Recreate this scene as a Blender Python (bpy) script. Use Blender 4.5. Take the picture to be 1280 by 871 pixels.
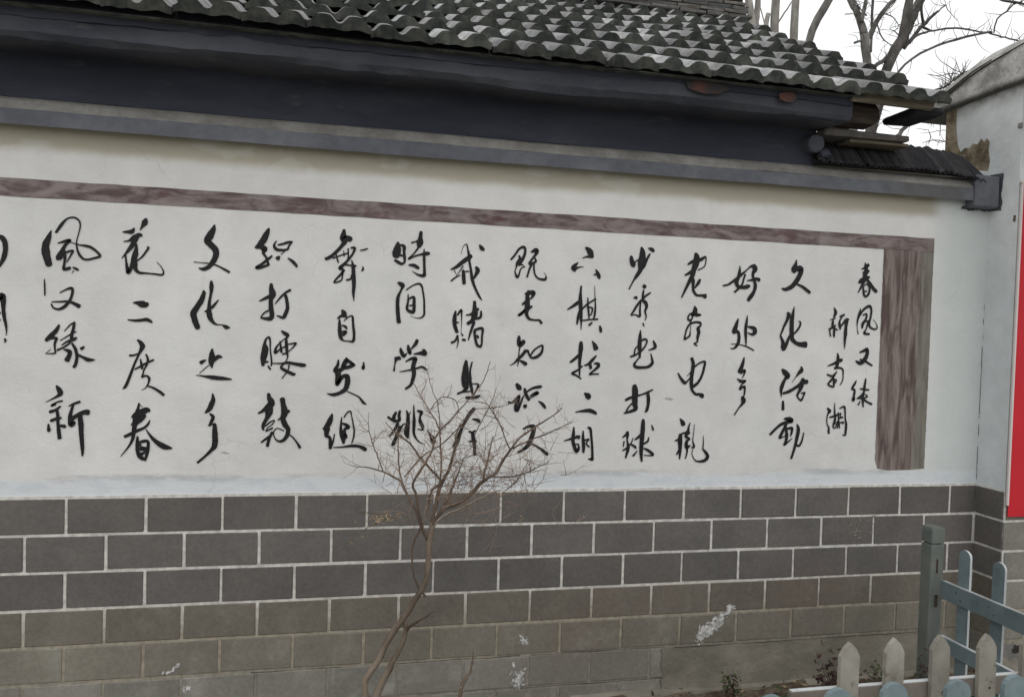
import bpy, math, random
from mathutils import Vector, Matrix
random.seed(7)
S = bpy.context.scene
for o in list(bpy.data.objects):
    bpy.data.objects.remove(o)

# ------------------------------------------------------------ camera
cd = bpy.data.cameras.new('camera')
cam = bpy.data.objects.new('camera', cd)
S.collection.objects.link(cam)
fwd = Vector((0.22463932, 0.97414088, -0.02422235)).normalized()
right = Vector((0.97410741, -0.22384146, 0.03177672)).normalized()
up = right.cross(fwd).normalized()
M = Matrix((right, up, -fwd)).transposed().to_4x4()
M.translation = Vector((0, -3.7342, 1.75))
cam.matrix_world = M
cd.sensor_width = 36.0
cd.lens = 28.125
cd.clip_start = 0.05
cd.clip_end = 3000
S.camera = cam

# ------------------------------------------------------------ world: overcast daylight
w = bpy.data.worlds.new("World")
S.world = w
w.use_nodes = True
nt = w.node_tree
nt.nodes.clear()
sky = nt.nodes.new('ShaderNodeTexSky')
sky.sky_type = 'NISHITA'
sky.sun_disc = False
sky.sun_elevation = math.radians(52)
sky.sun_rotation = math.radians(200)
mixn = nt.nodes.new('ShaderNodeMix'); mixn.data_type = 'RGBA'
mixn.inputs[0].default_value = 0.88
mixn.inputs[7].default_value = (14.6, 14.6, 14.5, 1)      # thick even cloud
nt.links.new(sky.outputs[0], mixn.inputs[6])
bgn = nt.nodes.new('ShaderNodeBackground')
bgn.inputs[1].default_value = 0.1
nt.links.new(mixn.outputs[2], bgn.inputs[0])
wo = nt.nodes.new('ShaderNodeOutputWorld')
nt.links.new(bgn.outputs[0], wo.inputs[0])

sd = bpy.data.lights.new('sun', 'SUN')
sd.energy = 0.5
sd.angle = math.radians(30)
sd.color = (1, 0.97, 0.93)
sun = bpy.data.objects.new('sun', sd)
S.collection.objects.link(sun)
sun.rotation_euler = (math.radians(38), 0, math.radians(20))

S.view_settings.view_transform = 'Standard'
S.view_settings.look = 'None'
S.view_settings.exposure = -0.28
S.view_settings.gamma = 1.0

GLYPHS = """spring|2770 2162 3,2774 2144 15,2778 2123 19,2774 2102 23,2768 2077 20,2750 2063 23,2737 2056 10;2750 2126 5,2771 2136 11,2790 2151 16;2761 2106 11,2784 2115 19,2796 2119 8;2768 2072 14,2792 2084 14,2801 2087 6;2780 2078 14,2806 2050 15,2829 2024 16,2846 2013 16,2850 2014 7;2774 2070 11,2755 2037 11,2735 2002 4;2761 2043 5,2766 2016 9,2771 1992 10,2782 1980 8;2764 2032 3,2782 2049 6,2800 2039 9,2803 2012 10,2794 1991 10,2780 1980 8;2771 2010 7,2786 2011 7
wind|2754 1918 3,2748 1888 12,2739 1856 9,2738 1819 3,2746 1782 5;2739 1861 8,2770 1910 10,2806 1932 13,2820 1912 10,2817 1875 10,2810 1842 11,2817 1821 10,2842 1811 8,2859 1817 7,2853 1841 3,2833 1862 2;2771 1884 7,2792 1890 8,2788 1863 10,2771 1836 14,2769 1814 8;2779 1847 7,2803 1853 7,2798 1831 8,2793 1810 6,2782 1788 11,2813 1784 10
again|2761 1685 7,2787 1695 14,2803 1702 17,2805 1677 18,2789 1644 21,2765 1628 18,2739 1639 7;2764 1648 7,2795 1639 10,2839 1616 8
new|2595 1917 4,2605 1894 15,2600 1875 12,2594 1867 6;2574 1851 3,2604 1862 7;2592 1856 6,2590 1835 13,2588 1819 10;2568 1803 6,2588 1811 10,2608 1825 7;2577 1798 8,2574 1792 6,2581 1766 7;2600 1820 9,2601 1788 11,2601 1764 9;2606 1809 6,2620 1798 6;2633 1871 9,2657 1882 10;2645 1869 5,2631 1847 8,2632 1826 12,2636 1805 8;2636 1813 6,2653 1837 9,2673 1856 15,2685 1857 8;2673 1849 17,2670 1817 15,2669 1779 16,2667 1748 12,2667 1702 3
south|2627 1678 5,2631 1651 15,2630 1625 15,2622 1598 14;2571 1609 4,2603 1620 11,2632 1635 15,2650 1641 17,2656 1646 8;2613 1598 12,2640 1601 9,2661 1593 8,2665 1567 6,2664 1535 5,2650 1511 5;2570 1563 9,2594 1558 7;2588 1550 4,2614 1566 8,2626 1580 7;2617 1566 8,2595 1534 9,2578 1512 8,2609 1500 9,2611 1524 9,2610 1545 8;2589 1534 4,2625 1537 7,2617 1518 6
green|2746 1534 5,2740 1521 10,2723 1491 11,2739 1486 9,2737 1462 11,2732 1430 16,2741 1441 7;2803 1546 6,2801 1527 10,2796 1500 11,2784 1487 6;2772 1492 6,2803 1487 8,2826 1487 7;2802 1503 7,2791 1468 9,2762 1441 9;2797 1479 8,2790 1436 11,2795 1396 7;2756 1441 8,2784 1441 11,2812 1425 9,2846 1410 10;2775 1425 5,2764 1406 8;2804 1463 5,2817 1450 7,2793 1441 6
lake|2581 1386 8,2594 1370 16,2585 1359 8,2579 1333 5,2582 1301 5,2592 1285 8,2593 1258 11,2599 1253 5;2622 1415 2,2623 1375 7,2628 1333 10,2627 1301 7;2595 1338 7,2628 1346 10,2663 1360 6;2626 1328 9,2618 1290 7,2631 1282 5,2644 1317 7,2648 1301 8,2643 1280 5;2645 1365 5,2650 1322 7,2658 1280 5;2653 1386 5,2680 1395 10,2686 1371 8,2689 1333 7,2696 1301 11,2695 1269 11,2693 1245 9,2678 1245 5;2646 1333 7,2673 1339 9;2654 1309 6,2678 1312 8,2675 1304 6;2660 1360 5,2658 1333 5
good|2041 2109 3,2041 2083 12,2035 2052 16,2026 2026 19,2036 2004 15,2064 2001 16,2089 2006 18,2100 2011 10;1952 2005 7,1979 2011 9,2012 2033 12,2045 2060 13,2077 2087 6,2102 2109 9,2119 2110 22;2118 2113 22,2128 2097 22,2117 2076 15,2118 2056 12,2128 2031 14,2132 2005 16,2124 1979 15,2111 1958 19,2095 1937 16;2085 2036 4,2113 2041 10,2135 2047 13,2153 2043 17;2072 2067 9,2065 2043 8,2058 2017 8,2036 1991 10,2017 1975 9
culture|2362 2156 4,2359 2134 15,2351 2108 30,2352 2093 19;2351 2105 20,2380 2112 25,2393 2109 22,2387 2084 22,2371 2052 22,2343 2019 20,2309 2001 16,2286 2004 8;2360 2033 7,2384 2026 10,2414 2012 14,2447 1990 14
change|2324 1879 13,2330 1868 19,2322 1842 14,2306 1810 11,2296 1784 9,2288 1760 8,2301 1732 16,2305 1701 22,2308 1686 14;2309 1691 19,2325 1722 16,2335 1749 12,2349 1769 14;2361 1914 2,2356 1885 12,2350 1843 20,2350 1801 21,2352 1770 22,2356 1744 20,2380 1724 17,2409 1718 22,2436 1718 29;2366 1773 8,2388 1797 10,2399 1819 9,2398 1835 7,2389 1838 4
place|2043 1839 6,2035 1812 16,2025 1781 21,2016 1771 14;2020 1771 18,2043 1774 14,2051 1751 14,2049 1720 15,2037 1697 12,2021 1686 6,2007 1688 4;2009 1710 3,2043 1709 4,2077 1704 5,2111 1693 6,2137 1680 6;2094 1858 3,2091 1824 12,2087 1788 14,2089 1752 12,2093 1706 5;2095 1801 4,2118 1798 13,2138 1790 18,2139 1772 21,2125 1762 12,2099 1770 4
many|2085 1644 4,2080 1618 14,2070 1587 19,2059 1569 16;2068 1566 16,2091 1575 13,2086 1551 6,2078 1536 3;2050 1533 4,2073 1520 14,2098 1523 8,2079 1505 6,2069 1489 8;2068 1481 15,2080 1489 11,2094 1492 10,2095 1469 8,2091 1443 6,2082 1438 11,2091 1422 24,2084 1404 13,2065 1381 6,2042 1347 6
lively|2305 1586 9,2320 1571 24,2339 1551 23,2324 1535 14,2311 1508 18,2304 1482 16,2305 1451 5,2307 1440 2;2317 1420 10,2318 1399 13,2319 1377 14;2415 1602 7,2418 1583 19,2404 1570 15,2385 1546 4,2366 1520 2;2316 1461 11,2350 1472 14,2385 1491 14,2413 1510 17,2426 1539 10;2428 1539 13,2433 1523 21,2454 1524 19;2427 1521 19,2417 1489 17,2403 1463 12,2398 1449 9,2411 1432 7,2423 1427 11,2435 1450 8,2441 1466 9,2421 1462 6
movement|2328 1329 8,2357 1326 23,2372 1318 18,2343 1310 15,2312 1300 14,2284 1279 12,2250 1247 11;2343 1305 14,2330 1279 13,2314 1247 14,2306 1229 11,2321 1232 6,2355 1248 4;2339 1284 11,2346 1247 15,2344 1216 13,2334 1192 9,2356 1208 7,2379 1227 3;2319 1268 8,2359 1279 11,2376 1278 13,2372 1248 9,2367 1237 4;2404 1300 6,2413 1274 17,2408 1237 17,2401 1200 14,2391 1163 12,2378 1121 10;2401 1195 8,2419 1187 10,2433 1205 9,2442 1237 7,2445 1258 4
few|1450 2127 12,1453 2110 19,1462 2088 24,1465 2079 15;1464 2090 10,1479 2108 4,1485 2109 10;1503 2174 9,1508 2152 24,1509 2122 31,1506 2092 34,1500 2062 20,1482 2032 15,1467 2009 7,1445 1966 6;1540 2173 5,1557 2167 16,1568 2159 12;1548 2144 8,1534 2119 11,1522 2088 12,1515 2073 8
year|1521 1986 15,1529 1979 18;1522 1964 7,1519 1939 10,1517 1919 7;1559 1953 6,1536 1937 9,1518 1919 8;1473 1925 8,1486 1925 15;1510 1914 8,1490 1888 10,1473 1858 9,1461 1838 6,1482 1841 5,1506 1834 10,1506 1864 8,1508 1904 6;1513 1914 9,1532 1905 16,1541 1885 13,1534 1860 9,1540 1835 6,1535 1815 4;1525 1800 7,1531 1785 4
book|1513 1765 4,1512 1735 14,1511 1700 18,1512 1666 16,1515 1628 6;1518 1711 7,1536 1721 9,1549 1714 8,1543 1691 7,1525 1666 8,1494 1643 8,1466 1632 9;1484 1640 7,1488 1670 6,1501 1685 6;1582 1715 5,1591 1698 13,1595 1683 13,1584 1675 10,1560 1667 4;1516 1636 6,1496 1610 7,1486 1593 12,1497 1581 13,1528 1580 12,1560 1584 12,1580 1600 14,1581 1617 10,1571 1652 3
hit|1492 1489 18,1495 1466 28,1496 1431 26,1497 1396 25,1502 1374 17,1478 1361 13,1442 1351 6;1447 1416 10,1471 1428 12,1497 1436 10,1528 1444 7,1555 1454 9,1589 1470 6;1452 1358 7,1464 1381 7,1482 1401 6;1563 1452 14,1568 1422 16,1567 1392 14,1561 1367 13,1553 1358 6
ball|1461 1259 10,1464 1246 14,1463 1216 7,1470 1186 14,1465 1156 12,1458 1129 7;1440 1231 7,1456 1246 9,1466 1259 8;1447 1211 6,1444 1186 5;1442 1166 6,1459 1176 7,1484 1201 6,1494 1231 2;1485 1196 7,1506 1184 11,1511 1176 6;1497 1139 9,1508 1151 7,1518 1164 4;1544 1319 13,1544 1286 19,1542 1246 20,1540 1206 19,1539 1156 16,1544 1112 8;1502 1219 5,1520 1231 11,1536 1249 8;1577 1231 5,1572 1211 9,1551 1199 7;1555 1176 7,1576 1166 11,1603 1145 11,1583 1140 5,1556 1142 4;1590 1294 3,1596 1279 8,1599 1268 8
old|1794 2159 13,1800 2142 26,1799 2112 29,1787 2076 23,1782 2051 20,1764 2015 16,1747 1979 11,1727 1936 5;1755 2103 8,1782 2119 15,1825 2131 15,1850 2145 6,1846 2099 5,1811 2077 5;1741 2048 7,1768 2063 13,1795 2081 10;1780 2040 13,1786 2021 16,1787 1990 12,1791 1970 12,1808 1951 11,1838 1950 11,1856 1947 22;1824 2030 9,1814 2012 14,1796 1986 6
year|1799 1895 5,1803 1878 20,1798 1857 23,1776 1854 8,1766 1839 8,1769 1824 9,1786 1829 7,1790 1852 8;1804 1853 16,1834 1852 7,1810 1845 6;1783 1822 7,1779 1811 7;1752 1725 10,1753 1747 7,1763 1783 8,1781 1806 9,1811 1815 9,1833 1811 11,1836 1798 7,1823 1785 14,1827 1765 15,1822 1739 12,1820 1714 7,1804 1706 6,1821 1696 6;1754 1727 6,1778 1746 8,1780 1773 3,1782 1794 3
electric|1794 1632 14,1803 1607 16,1801 1571 17,1797 1536 17,1797 1500 16,1801 1475 12,1820 1452 11,1842 1450 13,1858 1443 21,1861 1435 12;1723 1555 6,1738 1530 12,1760 1507 15,1774 1515 7,1792 1536 6;1770 1540 2,1791 1561 4;1812 1589 7,1836 1608 7,1866 1616 10,1864 1588 11,1852 1542 11,1834 1511 12,1808 1488 13
watch|1743 1325 6,1756 1308 19,1763 1295 19;1798 1305 4,1791 1282 9,1787 1257 13,1760 1252 7,1741 1242 7;1749 1247 14,1747 1216 21,1749 1175 16,1748 1122 6;1720 1214 6,1747 1224 11;1746 1176 8,1731 1145 7;1786 1262 14,1779 1236 14,1799 1224 7,1783 1211 13,1784 1181 17,1803 1191 6;1787 1175 11,1786 1150 7,1779 1123 5;1790 1247 8,1800 1257 4;1822 1298 2,1820 1257 3,1816 1216 4,1824 1183 11,1809 1180 4;1818 1170 4,1815 1145 3,1834 1114 5,1861 1109 10,1889 1116 15,1901 1134 15,1890 1155 12,1874 1173 6,1875 1196 5,1874 1239 2
already|842 2081 7,861 2104 8,880 2133 9,902 2144 11,911 2130 10,906 2101 12,892 2072 12,883 2057 10;881 2102 6,886 2086 13,875 2066 14,868 2042 5,864 2023 5,875 1999 11,884 2014 7,893 2041 5,912 2050 5;882 2062 6,905 2056 5;940 2122 6,964 2131 20,967 2119 14,955 2101 9,943 2084 9,932 2067 11;955 2101 4,965 2080 9,951 2070 9,932 2064 9;944 2065 11,933 2035 8,924 2001 7;956 2068 7,957 2041 7,963 2015 7,981 1997 8,1009 1993 11,1018 2001 8,1015 2018 2,1005 2029 1
old|933 1936 10,929 1910 16,930 1882 21,929 1853 22,927 1824 15,940 1803 11,965 1797 7,990 1797 9,1003 1783 12;919 1920 10,946 1928 19,960 1927 16,954 1909 10,942 1897 6;904 1869 7,920 1881 13;953 1863 7,939 1853 12;924 1848 13,905 1830 12,888 1817 9,903 1823 6,919 1843 5
know|894 1717 10,894 1693 18,900 1674 19,919 1694 17;900 1665 6,896 1641 4,895 1607 6,891 1571 2;928 1649 13,912 1626 13,892 1607 11,873 1587 6,854 1577 2;897 1602 4,918 1593 13,932 1584 17;928 1644 11,938 1649 10,946 1632 8,959 1615 9,986 1621 13,1008 1643 11,1012 1675 7,995 1670 7,970 1652 7,954 1627 7
recognise|889 1487 13,902 1470 22,909 1463 13;852 1399 10,874 1400 9,903 1431 10,897 1405 17,890 1371 18,896 1360 13,907 1381 10,921 1420 8,928 1434 4;929 1466 9,935 1444 15,953 1410 11;940 1451 7,971 1469 10,1006 1476 13,1014 1479 6;958 1430 5,977 1442 11,995 1447 15,975 1430 5,948 1415 5;928 1385 10,937 1380 19;1001 1406 4,1019 1394 12,1032 1379 11,1036 1371 6
again|928 1270 6,950 1282 11,978 1284 16,982 1272 17,974 1236 20,958 1197 18,936 1175 14,907 1158 7;971 1197 5,991 1192 8,1019 1175 9,1042 1158 13,1054 1147 12
six|1213 2158 7,1231 2145 24,1243 2126 23,1253 2113 7;1248 2116 14,1222 2114 8,1197 2106 2;1177 2084 4,1160 2066 17,1154 2055 20,1164 2043 11;1166 2054 12,1183 2061 6,1206 2064 2;1268 2054 4,1279 2037 14,1286 2020 16,1290 2011 8;1261 2029 6,1279 2030 8
chess|1197 1970 7,1195 1936 11,1195 1902 17,1199 1863 17,1201 1824 14,1203 1790 8,1204 1758 2;1132 1854 5,1154 1868 10,1179 1886 14,1199 1902 10;1196 1853 13,1187 1818 12,1182 1784 6;1206 1858 7,1223 1876 8,1250 1896 7,1273 1910 8;1233 1915 4,1234 1884 8,1239 1845 8,1243 1810 5;1266 1973 2,1269 1924 3,1273 1875 7,1271 1836 9,1266 1811 7;1231 1869 6,1257 1865 7,1253 1835 6,1243 1830 5;1203 1802 6,1243 1808 6,1287 1812 7;1259 1795 6,1244 1781 10;1299 1780 6,1304 1763 13,1306 1751 11
pull|1206 1697 13,1206 1673 20,1204 1633 16,1202 1589 12,1204 1530 5;1154 1598 8,1173 1611 12,1196 1633 12;1216 1580 7,1193 1560 8,1166 1544 10,1186 1535 8,1213 1518 5;1263 1704 4,1276 1684 17,1284 1666 22;1226 1584 5,1246 1590 10,1266 1610 13,1286 1633 6;1256 1590 13,1260 1570 13;1277 1595 6,1298 1592 15,1298 1579 13,1278 1561 9,1255 1541 7,1279 1543 6,1302 1543 6
two|1233 1448 7,1249 1436 24,1258 1426 20;1190 1355 4,1223 1360 10,1259 1363 17,1285 1355 15,1297 1346 8
moustache|1184 1280 6,1182 1246 14,1182 1211 15,1191 1182 14,1202 1163 16,1212 1177 11,1211 1192 6;1136 1214 4,1162 1221 8,1187 1229 12,1215 1233 7;1197 1238 4,1213 1236 9,1210 1224 8;1188 1197 6,1211 1197 6;1232 1263 5,1233 1226 12,1237 1187 14,1237 1157 10;1239 1216 7,1262 1221 7,1250 1201 6,1266 1184 7;1257 1279 9,1269 1273 12,1275 1236 10,1281 1187 10,1284 1132 11,1283 1122 13,1263 1126 4
time|305 2133 9,303 2107 28,299 2079 32,302 2068 23;314 2122 6,333 2116 14,334 2090 11,337 2063 11,337 2044 8,324 2035 11,303 2045 12,291 2051 7;311 2075 9,332 2072 7;410 2187 12,408 2164 16,406 2136 26,402 2119 16;367 2135 6,388 2142 6,401 2150 8;400 2115 7,380 2086 6,355 2059 6,385 2074 6,413 2083 8,440 2089 16,452 2090 8;426 2111 2,427 2081 9,429 2039 10,431 2002 12,429 1986 14,406 1987 9,387 1996 4,373 2005 1;358 2032 6,382 2030 14,403 2019 12
space|310 1948 7,322 1942 17,333 1935 15,325 1914 8,312 1881 13,311 1839 15,314 1802 15,319 1765 17;350 1916 5,375 1935 5,403 1947 7,419 1939 8,427 1909 7,433 1872 7,435 1830 8,434 1802 8,417 1788 5,393 1789 2,370 1797 1;358 1897 3,359 1864 8,356 1827 11,379 1814 15,387 1816 11;361 1874 6,384 1884 10,387 1851 13,387 1819 13;366 1844 5,382 1846 6
give_up|601 2095 1,609 2128 2,625 2142 4,633 2115 7,639 2087 11,642 2059 9,650 2022 10,657 1980 12,673 1938 10,693 1901 9,707 1882 3;555 2020 5,583 2035 13,616 2063 17,649 2088 16;688 2142 6,698 2128 17,708 2120 12;674 2037 10,682 2021 18,673 1999 12,664 1982 7;571 1976 2,594 2010 3,612 2039 5;557 1966 6,576 1983 6,599 1996 4;613 2020 9,616 1992 15,619 1957 14;570 2018 3,580 2000 2;608 2011 6,641 2016 5
gamble|583 1826 7,579 1793 16,582 1755 16,593 1727 13;593 1808 7,609 1832 9,612 1804 5,613 1756 2,612 1728 2,620 1712 8;587 1774 7,599 1772 5;596 1711 10,585 1687 8,567 1677 9;596 1709 7,599 1680 5,593 1652 2;620 1693 10,633 1691 9;672 1874 12,673 1848 16,674 1815 26,665 1787 17,642 1769 13;633 1809 4,657 1815 9,690 1840 11;705 1831 6,703 1802 11,682 1794 10;673 1777 12,660 1739 10,647 1691 4;676 1735 12,680 1702 10,691 1669 11,708 1662 10;676 1739 10,703 1749 11,715 1745 11,713 1712 8,713 1679 8,708 1662 10;689 1714 11,694 1704 10
learn|330 1645 7,335 1627 15,347 1608 13,359 1623 4;364 1660 7,370 1637 16,376 1621 10,365 1627 4;406 1684 13,399 1666 13,381 1644 6;306 1598 10,324 1598 16,332 1594 6;310 1589 11,306 1570 5,303 1540 8;393 1619 5,421 1624 13,442 1625 25,447 1629 19;430 1643 3,444 1639 7;355 1583 4,380 1597 11,401 1598 16,395 1581 17,391 1553 18,396 1530 16,390 1497 14,381 1474 11,359 1457 9;329 1536 3,368 1543 6,409 1554 7,433 1560 9,454 1546 7
jump|336 1354 10,332 1333 12,333 1310 13,310 1307 11,281 1326 8;318 1347 9,309 1328 14,310 1305 12;328 1296 12,315 1268 11,291 1235 6;338 1282 10,323 1235 14,307 1195 14;334 1254 7,352 1291 6,366 1291 4;366 1357 4,374 1329 13,373 1291 16,369 1254 21,377 1226 7;385 1352 2,374 1320 7;399 1381 4,401 1338 8,403 1301 13,403 1254 10,414 1226 7,433 1207 4,452 1200 2;417 1355 7,436 1348 14,430 1329 8,431 1306 13,443 1282 12,443 1266 7,420 1270 3;465 1264 3,479 1245 8,494 1221 22,495 1205 17
gold_first|640 1594 10,639 1559 24,637 1521 28,639 1483 27,644 1464 19,630 1449 10,604 1437 8;669 1588 6,661 1550 7,661 1521 11,665 1483 13,673 1455 10,674 1436 5;667 1486 3,699 1484 7,701 1474 9,690 1450 6,679 1431 5;645 1419 10,662 1419 13,693 1422 12,710 1429 10;625 1445 6,668 1450 5
gold_second|686 1367 15,667 1345 15,649 1316 14,635 1288 12,622 1254 14,609 1212 19,593 1188 14;680 1317 6,702 1314 12,714 1305 11;665 1259 8,679 1255 8,694 1262 7;682 1255 12,685 1226 16,693 1192 13,695 1147 12;666 1212 5,700 1212 10
weave|-268 2163 7,-274 2147 17,-290 2111 24,-309 2083 20,-323 2076 9;-300 2079 17,-285 2071 22,-289 2053 11,-275 2031 8,-266 2001 10;-252 2042 7,-269 2027 10,-294 2004 10,-317 1987 11,-298 1988 10,-268 2001 9;-234 2110 3,-244 2091 8,-238 2076 12,-223 2070 11,-188 2074 8,-180 2090 7,-167 2108 5;-227 2092 6,-206 2098 8,-185 2106 10,-167 2109 8;-197 2067 3,-214 2050 3;-220 2041 8,-228 2032 18;-183 2036 4,-165 2024 11,-148 2007 11,-144 1998 7
dance|60 2176 10,58 2153 21,58 2135 26,78 2138 23,90 2134 21;65 2122 18,48 2098 13,22 2069 12,1 2050 13,-18 2040 12;27 2065 4,34 2038 6,39 2027 5;14 2046 6,58 2064 5,80 2072 6;80 2093 5,82 2059 5,81 2045 8;60 2083 2,63 2058 5;93 2096 6,109 2097 10,103 2073 8,85 2045 9,64 2021 11,46 2002 14,60 1998 8;64 2021 10,82 2018 6,118 2015 6,104 2019 5;64 1994 10,51 1975 9,21 1937 6,52 1946 6,58 1966 5,60 1989 5;97 2041 3,104 2014 12,107 1978 15,110 1932 15,109 1896 11,112 1855 2;77 1949 7,97 1957 7,96 1973 3;134 2087 4,152 2091 6,167 2097 5;147 2014 3,150 2003 8,143 1994 5
hit|-253 1917 11,-251 1895 18,-246 1872 25,-252 1845 16,-251 1810 18,-246 1778 18,-256 1762 16,-293 1764 6;-301 1839 4,-278 1851 10,-256 1863 13,-235 1871 11;-293 1768 5,-280 1786 6,-263 1798 7;-234 1829 3,-213 1856 7,-192 1879 8,-169 1894 9;-190 1870 11,-183 1844 12,-180 1812 13,-188 1785 15,-198 1769 12,-224 1777 4
waist|-279 1553 12,-282 1585 15,-279 1616 14,-275 1647 11,-269 1670 7,-256 1679 8,-251 1662 6,-249 1621 5,-243 1576 6,-244 1552 6;-275 1647 13,-270 1625 22,-274 1594 20,-273 1571 13,-256 1569 4;-258 1551 5,-247 1536 7;-203 1709 6,-186 1697 15,-175 1691 11,-181 1677 8;-183 1677 8,-180 1646 12,-177 1614 10,-174 1592 5,-185 1566 4,-201 1546 9,-179 1530 12,-146 1515 12,-141 1520 6;-187 1677 3,-221 1640 7,-228 1617 11,-227 1608 7,-204 1631 6;-209 1663 4,-204 1636 8,-201 1613 9;-199 1632 5,-182 1641 6;-196 1605 6,-177 1610 7;-174 1650 5,-156 1653 6,-139 1656 7,-147 1642 6,-173 1614 3;-241 1563 4,-202 1563 6,-172 1567 11,-137 1562 12,-106 1557 15,-95 1558 9;-167 1556 6,-171 1533 4,-196 1496 4
drum|-253 1426 11,-248 1406 18,-239 1383 26,-258 1365 18,-275 1349 12,-294 1338 6;-247 1370 26,-249 1343 29,-257 1316 15,-271 1289 13,-273 1271 10,-268 1262 4;-264 1280 5,-243 1298 6,-224 1307 4,-234 1287 4,-251 1275 4,-260 1259 4;-259 1257 5,-234 1271 6,-230 1273 4;-278 1208 7,-250 1230 9,-229 1248 6;-233 1253 10,-244 1226 10,-252 1192 12;-192 1404 19,-187 1375 19,-181 1343 27,-187 1316 20,-178 1289 20,-164 1266 16,-168 1239 16,-185 1216 12,-207 1214 7,-222 1230 4,-226 1253 4,-212 1271 4,-182 1260 4;-175 1343 15,-162 1350 11;-209 1308 4,-192 1321 9;-159 1244 4,-142 1230 5,-124 1207 7,-110 1184 11
self|60 1812 8,67 1801 18,74 1787 19,83 1785 5;41 1773 5,56 1784 11,74 1790 9;50 1770 5,51 1743 12,53 1711 15,59 1684 13,73 1673 5,95 1671 5,113 1672 11,117 1695 10,115 1722 10,111 1754 9,108 1782 8,101 1788 5,83 1776 5,70 1763 3;62 1743 5,78 1737 10,84 1726 5;58 1711 5,76 1714 12,83 1712 6,68 1698 11
send|50 1585 5,47 1560 12,36 1537 15,50 1533 18,72 1547 15;86 1595 6,80 1574 18,71 1551 15,94 1552 14,116 1561 14,124 1564 5,107 1573 12,89 1584 14;50 1523 23,50 1501 21,47 1473 14,62 1496 14,73 1510 14,90 1510 18,93 1483 21,85 1453 18,61 1434 14,30 1425 12,3 1431 2;163 1576 5,164 1553 11,162 1546 10,156 1558 3;92 1442 3,124 1428 5,147 1415 6,166 1392 10,180 1383 4
group|28 1336 7,22 1313 19,7 1281 20,-8 1269 11;7 1271 23,6 1239 16,19 1230 11,25 1203 16,23 1180 12;25 1180 9,36 1212 6,41 1246 4;71 1322 4,69 1285 8,70 1253 13,80 1226 18,83 1203 9;74 1295 6,92 1288 14,103 1276 14,86 1267 11,84 1235 25,95 1235 14;82 1322 5,95 1343 5,110 1350 6,116 1327 4,123 1295 5,129 1263 6,127 1230 6,119 1203 4;38 1184 4,76 1186 6,121 1191 11,153 1189 12,181 1175 17,183 1171 11
flower|-777 2174 10,-781 2159 21,-790 2143 11,-800 2125 3;-868 2113 4,-852 2114 10,-832 2117 17,-823 2133 3;-863 2073 4,-843 2077 7,-824 2090 17,-804 2104 15,-794 2102 11;-806 2101 12,-820 2081 19,-829 2059 17,-846 2033 11,-860 2015 5,-870 2000 3;-856 2015 7,-852 1985 7,-847 1955 12,-843 1940 14,-833 1960 12,-826 1986 15,-818 2017 21,-813 2043 12,-813 2064 6;-818 2012 17,-818 1978 18,-813 1955 14,-799 1942 10,-773 1941 6,-737 1939 6,-708 1937 7,-702 1949 5,-711 1970 3,-729 1991 2;-810 1991 4,-790 2010 6,-775 2032 7,-764 2052 7,-771 2054 3
two|-822 1812 3,-804 1811 15,-786 1807 26,-772 1805 21,-764 1810 13;-841 1738 4,-813 1735 9,-785 1738 11,-765 1741 13,-749 1733 9,-743 1728 4
degree|-801 1652 6,-789 1641 14,-781 1626 18,-785 1612 14,-796 1586 8,-810 1551 8,-823 1512 9,-836 1473 10,-846 1449 10,-856 1440 3;-831 1584 8,-814 1586 7,-796 1593 5;-788 1571 3,-783 1547 9,-780 1528 8;-809 1525 5,-785 1539 7,-761 1554 8,-735 1567 7;-766 1591 5,-758 1570 8,-761 1548 7,-773 1521 5,-776 1504 6,-780 1491 6,-764 1498 7,-751 1487 9,-754 1465 6,-765 1445 3,-781 1435 2;-757 1454 5,-735 1446 8,-710 1431 10,-691 1415 10
spring|-790 1378 5,-793 1356 10,-797 1334 18,-799 1313 25,-805 1286 18,-808 1256 14,-813 1221 11,-827 1191 7,-859 1147 2;-819 1317 4,-801 1330 17,-777 1339 25,-757 1350 19,-747 1343 8;-819 1284 5,-801 1295 21,-777 1317 23,-765 1324 14;-844 1233 11,-824 1243 12,-796 1258 11,-768 1271 9,-752 1287 8,-745 1304 3;-792 1378 2,-776 1361 2;-760 1265 3,-739 1234 9,-714 1208 16,-685 1190 20,-665 1184 13,-652 1182 4;-793 1234 6,-793 1204 13,-790 1164 14,-778 1142 15,-761 1134 11;-789 1206 6,-771 1212 12,-751 1212 10,-750 1182 12,-754 1155 11,-760 1128 6;-778 1182 17,-754 1177 17;-778 1156 14,-762 1164 8;-783 1193 7,-779 1199 7
culture|-497 2165 5,-503 2143 19,-515 2116 26,-525 2093 25,-510 2077 23,-493 2060 23,-488 2038 21,-496 2011 20,-516 1982 15,-537 1970 14,-558 1973 4;-579 1999 3,-546 1997 3,-512 1995 5,-479 1986 6,-432 1962 9
change|-538 1875 6,-535 1865 14,-544 1834 19,-562 1802 20,-576 1776 23,-571 1749 21,-560 1719 19,-556 1711 17;-505 1918 8,-504 1897 15,-504 1875 12,-507 1857 9,-511 1826 11,-512 1795 15,-510 1769 20,-501 1747 15,-482 1730 7,-457 1728 4,-440 1719 16,-425 1717 6;-474 1837 4,-488 1818 9,-502 1800 10;-529 1784 5,-516 1787 15
of|-495 1622 4,-496 1598 19,-495 1576 26,-497 1560 19,-495 1538 5;-454 1585 6,-470 1587 15,-485 1569 9;-518 1571 2,-528 1568 9,-541 1559 15;-507 1549 3,-527 1531 3,-546 1512 2;-558 1504 3,-527 1500 7,-493 1495 15,-456 1492 15,-430 1490 10,-411 1488 4
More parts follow.
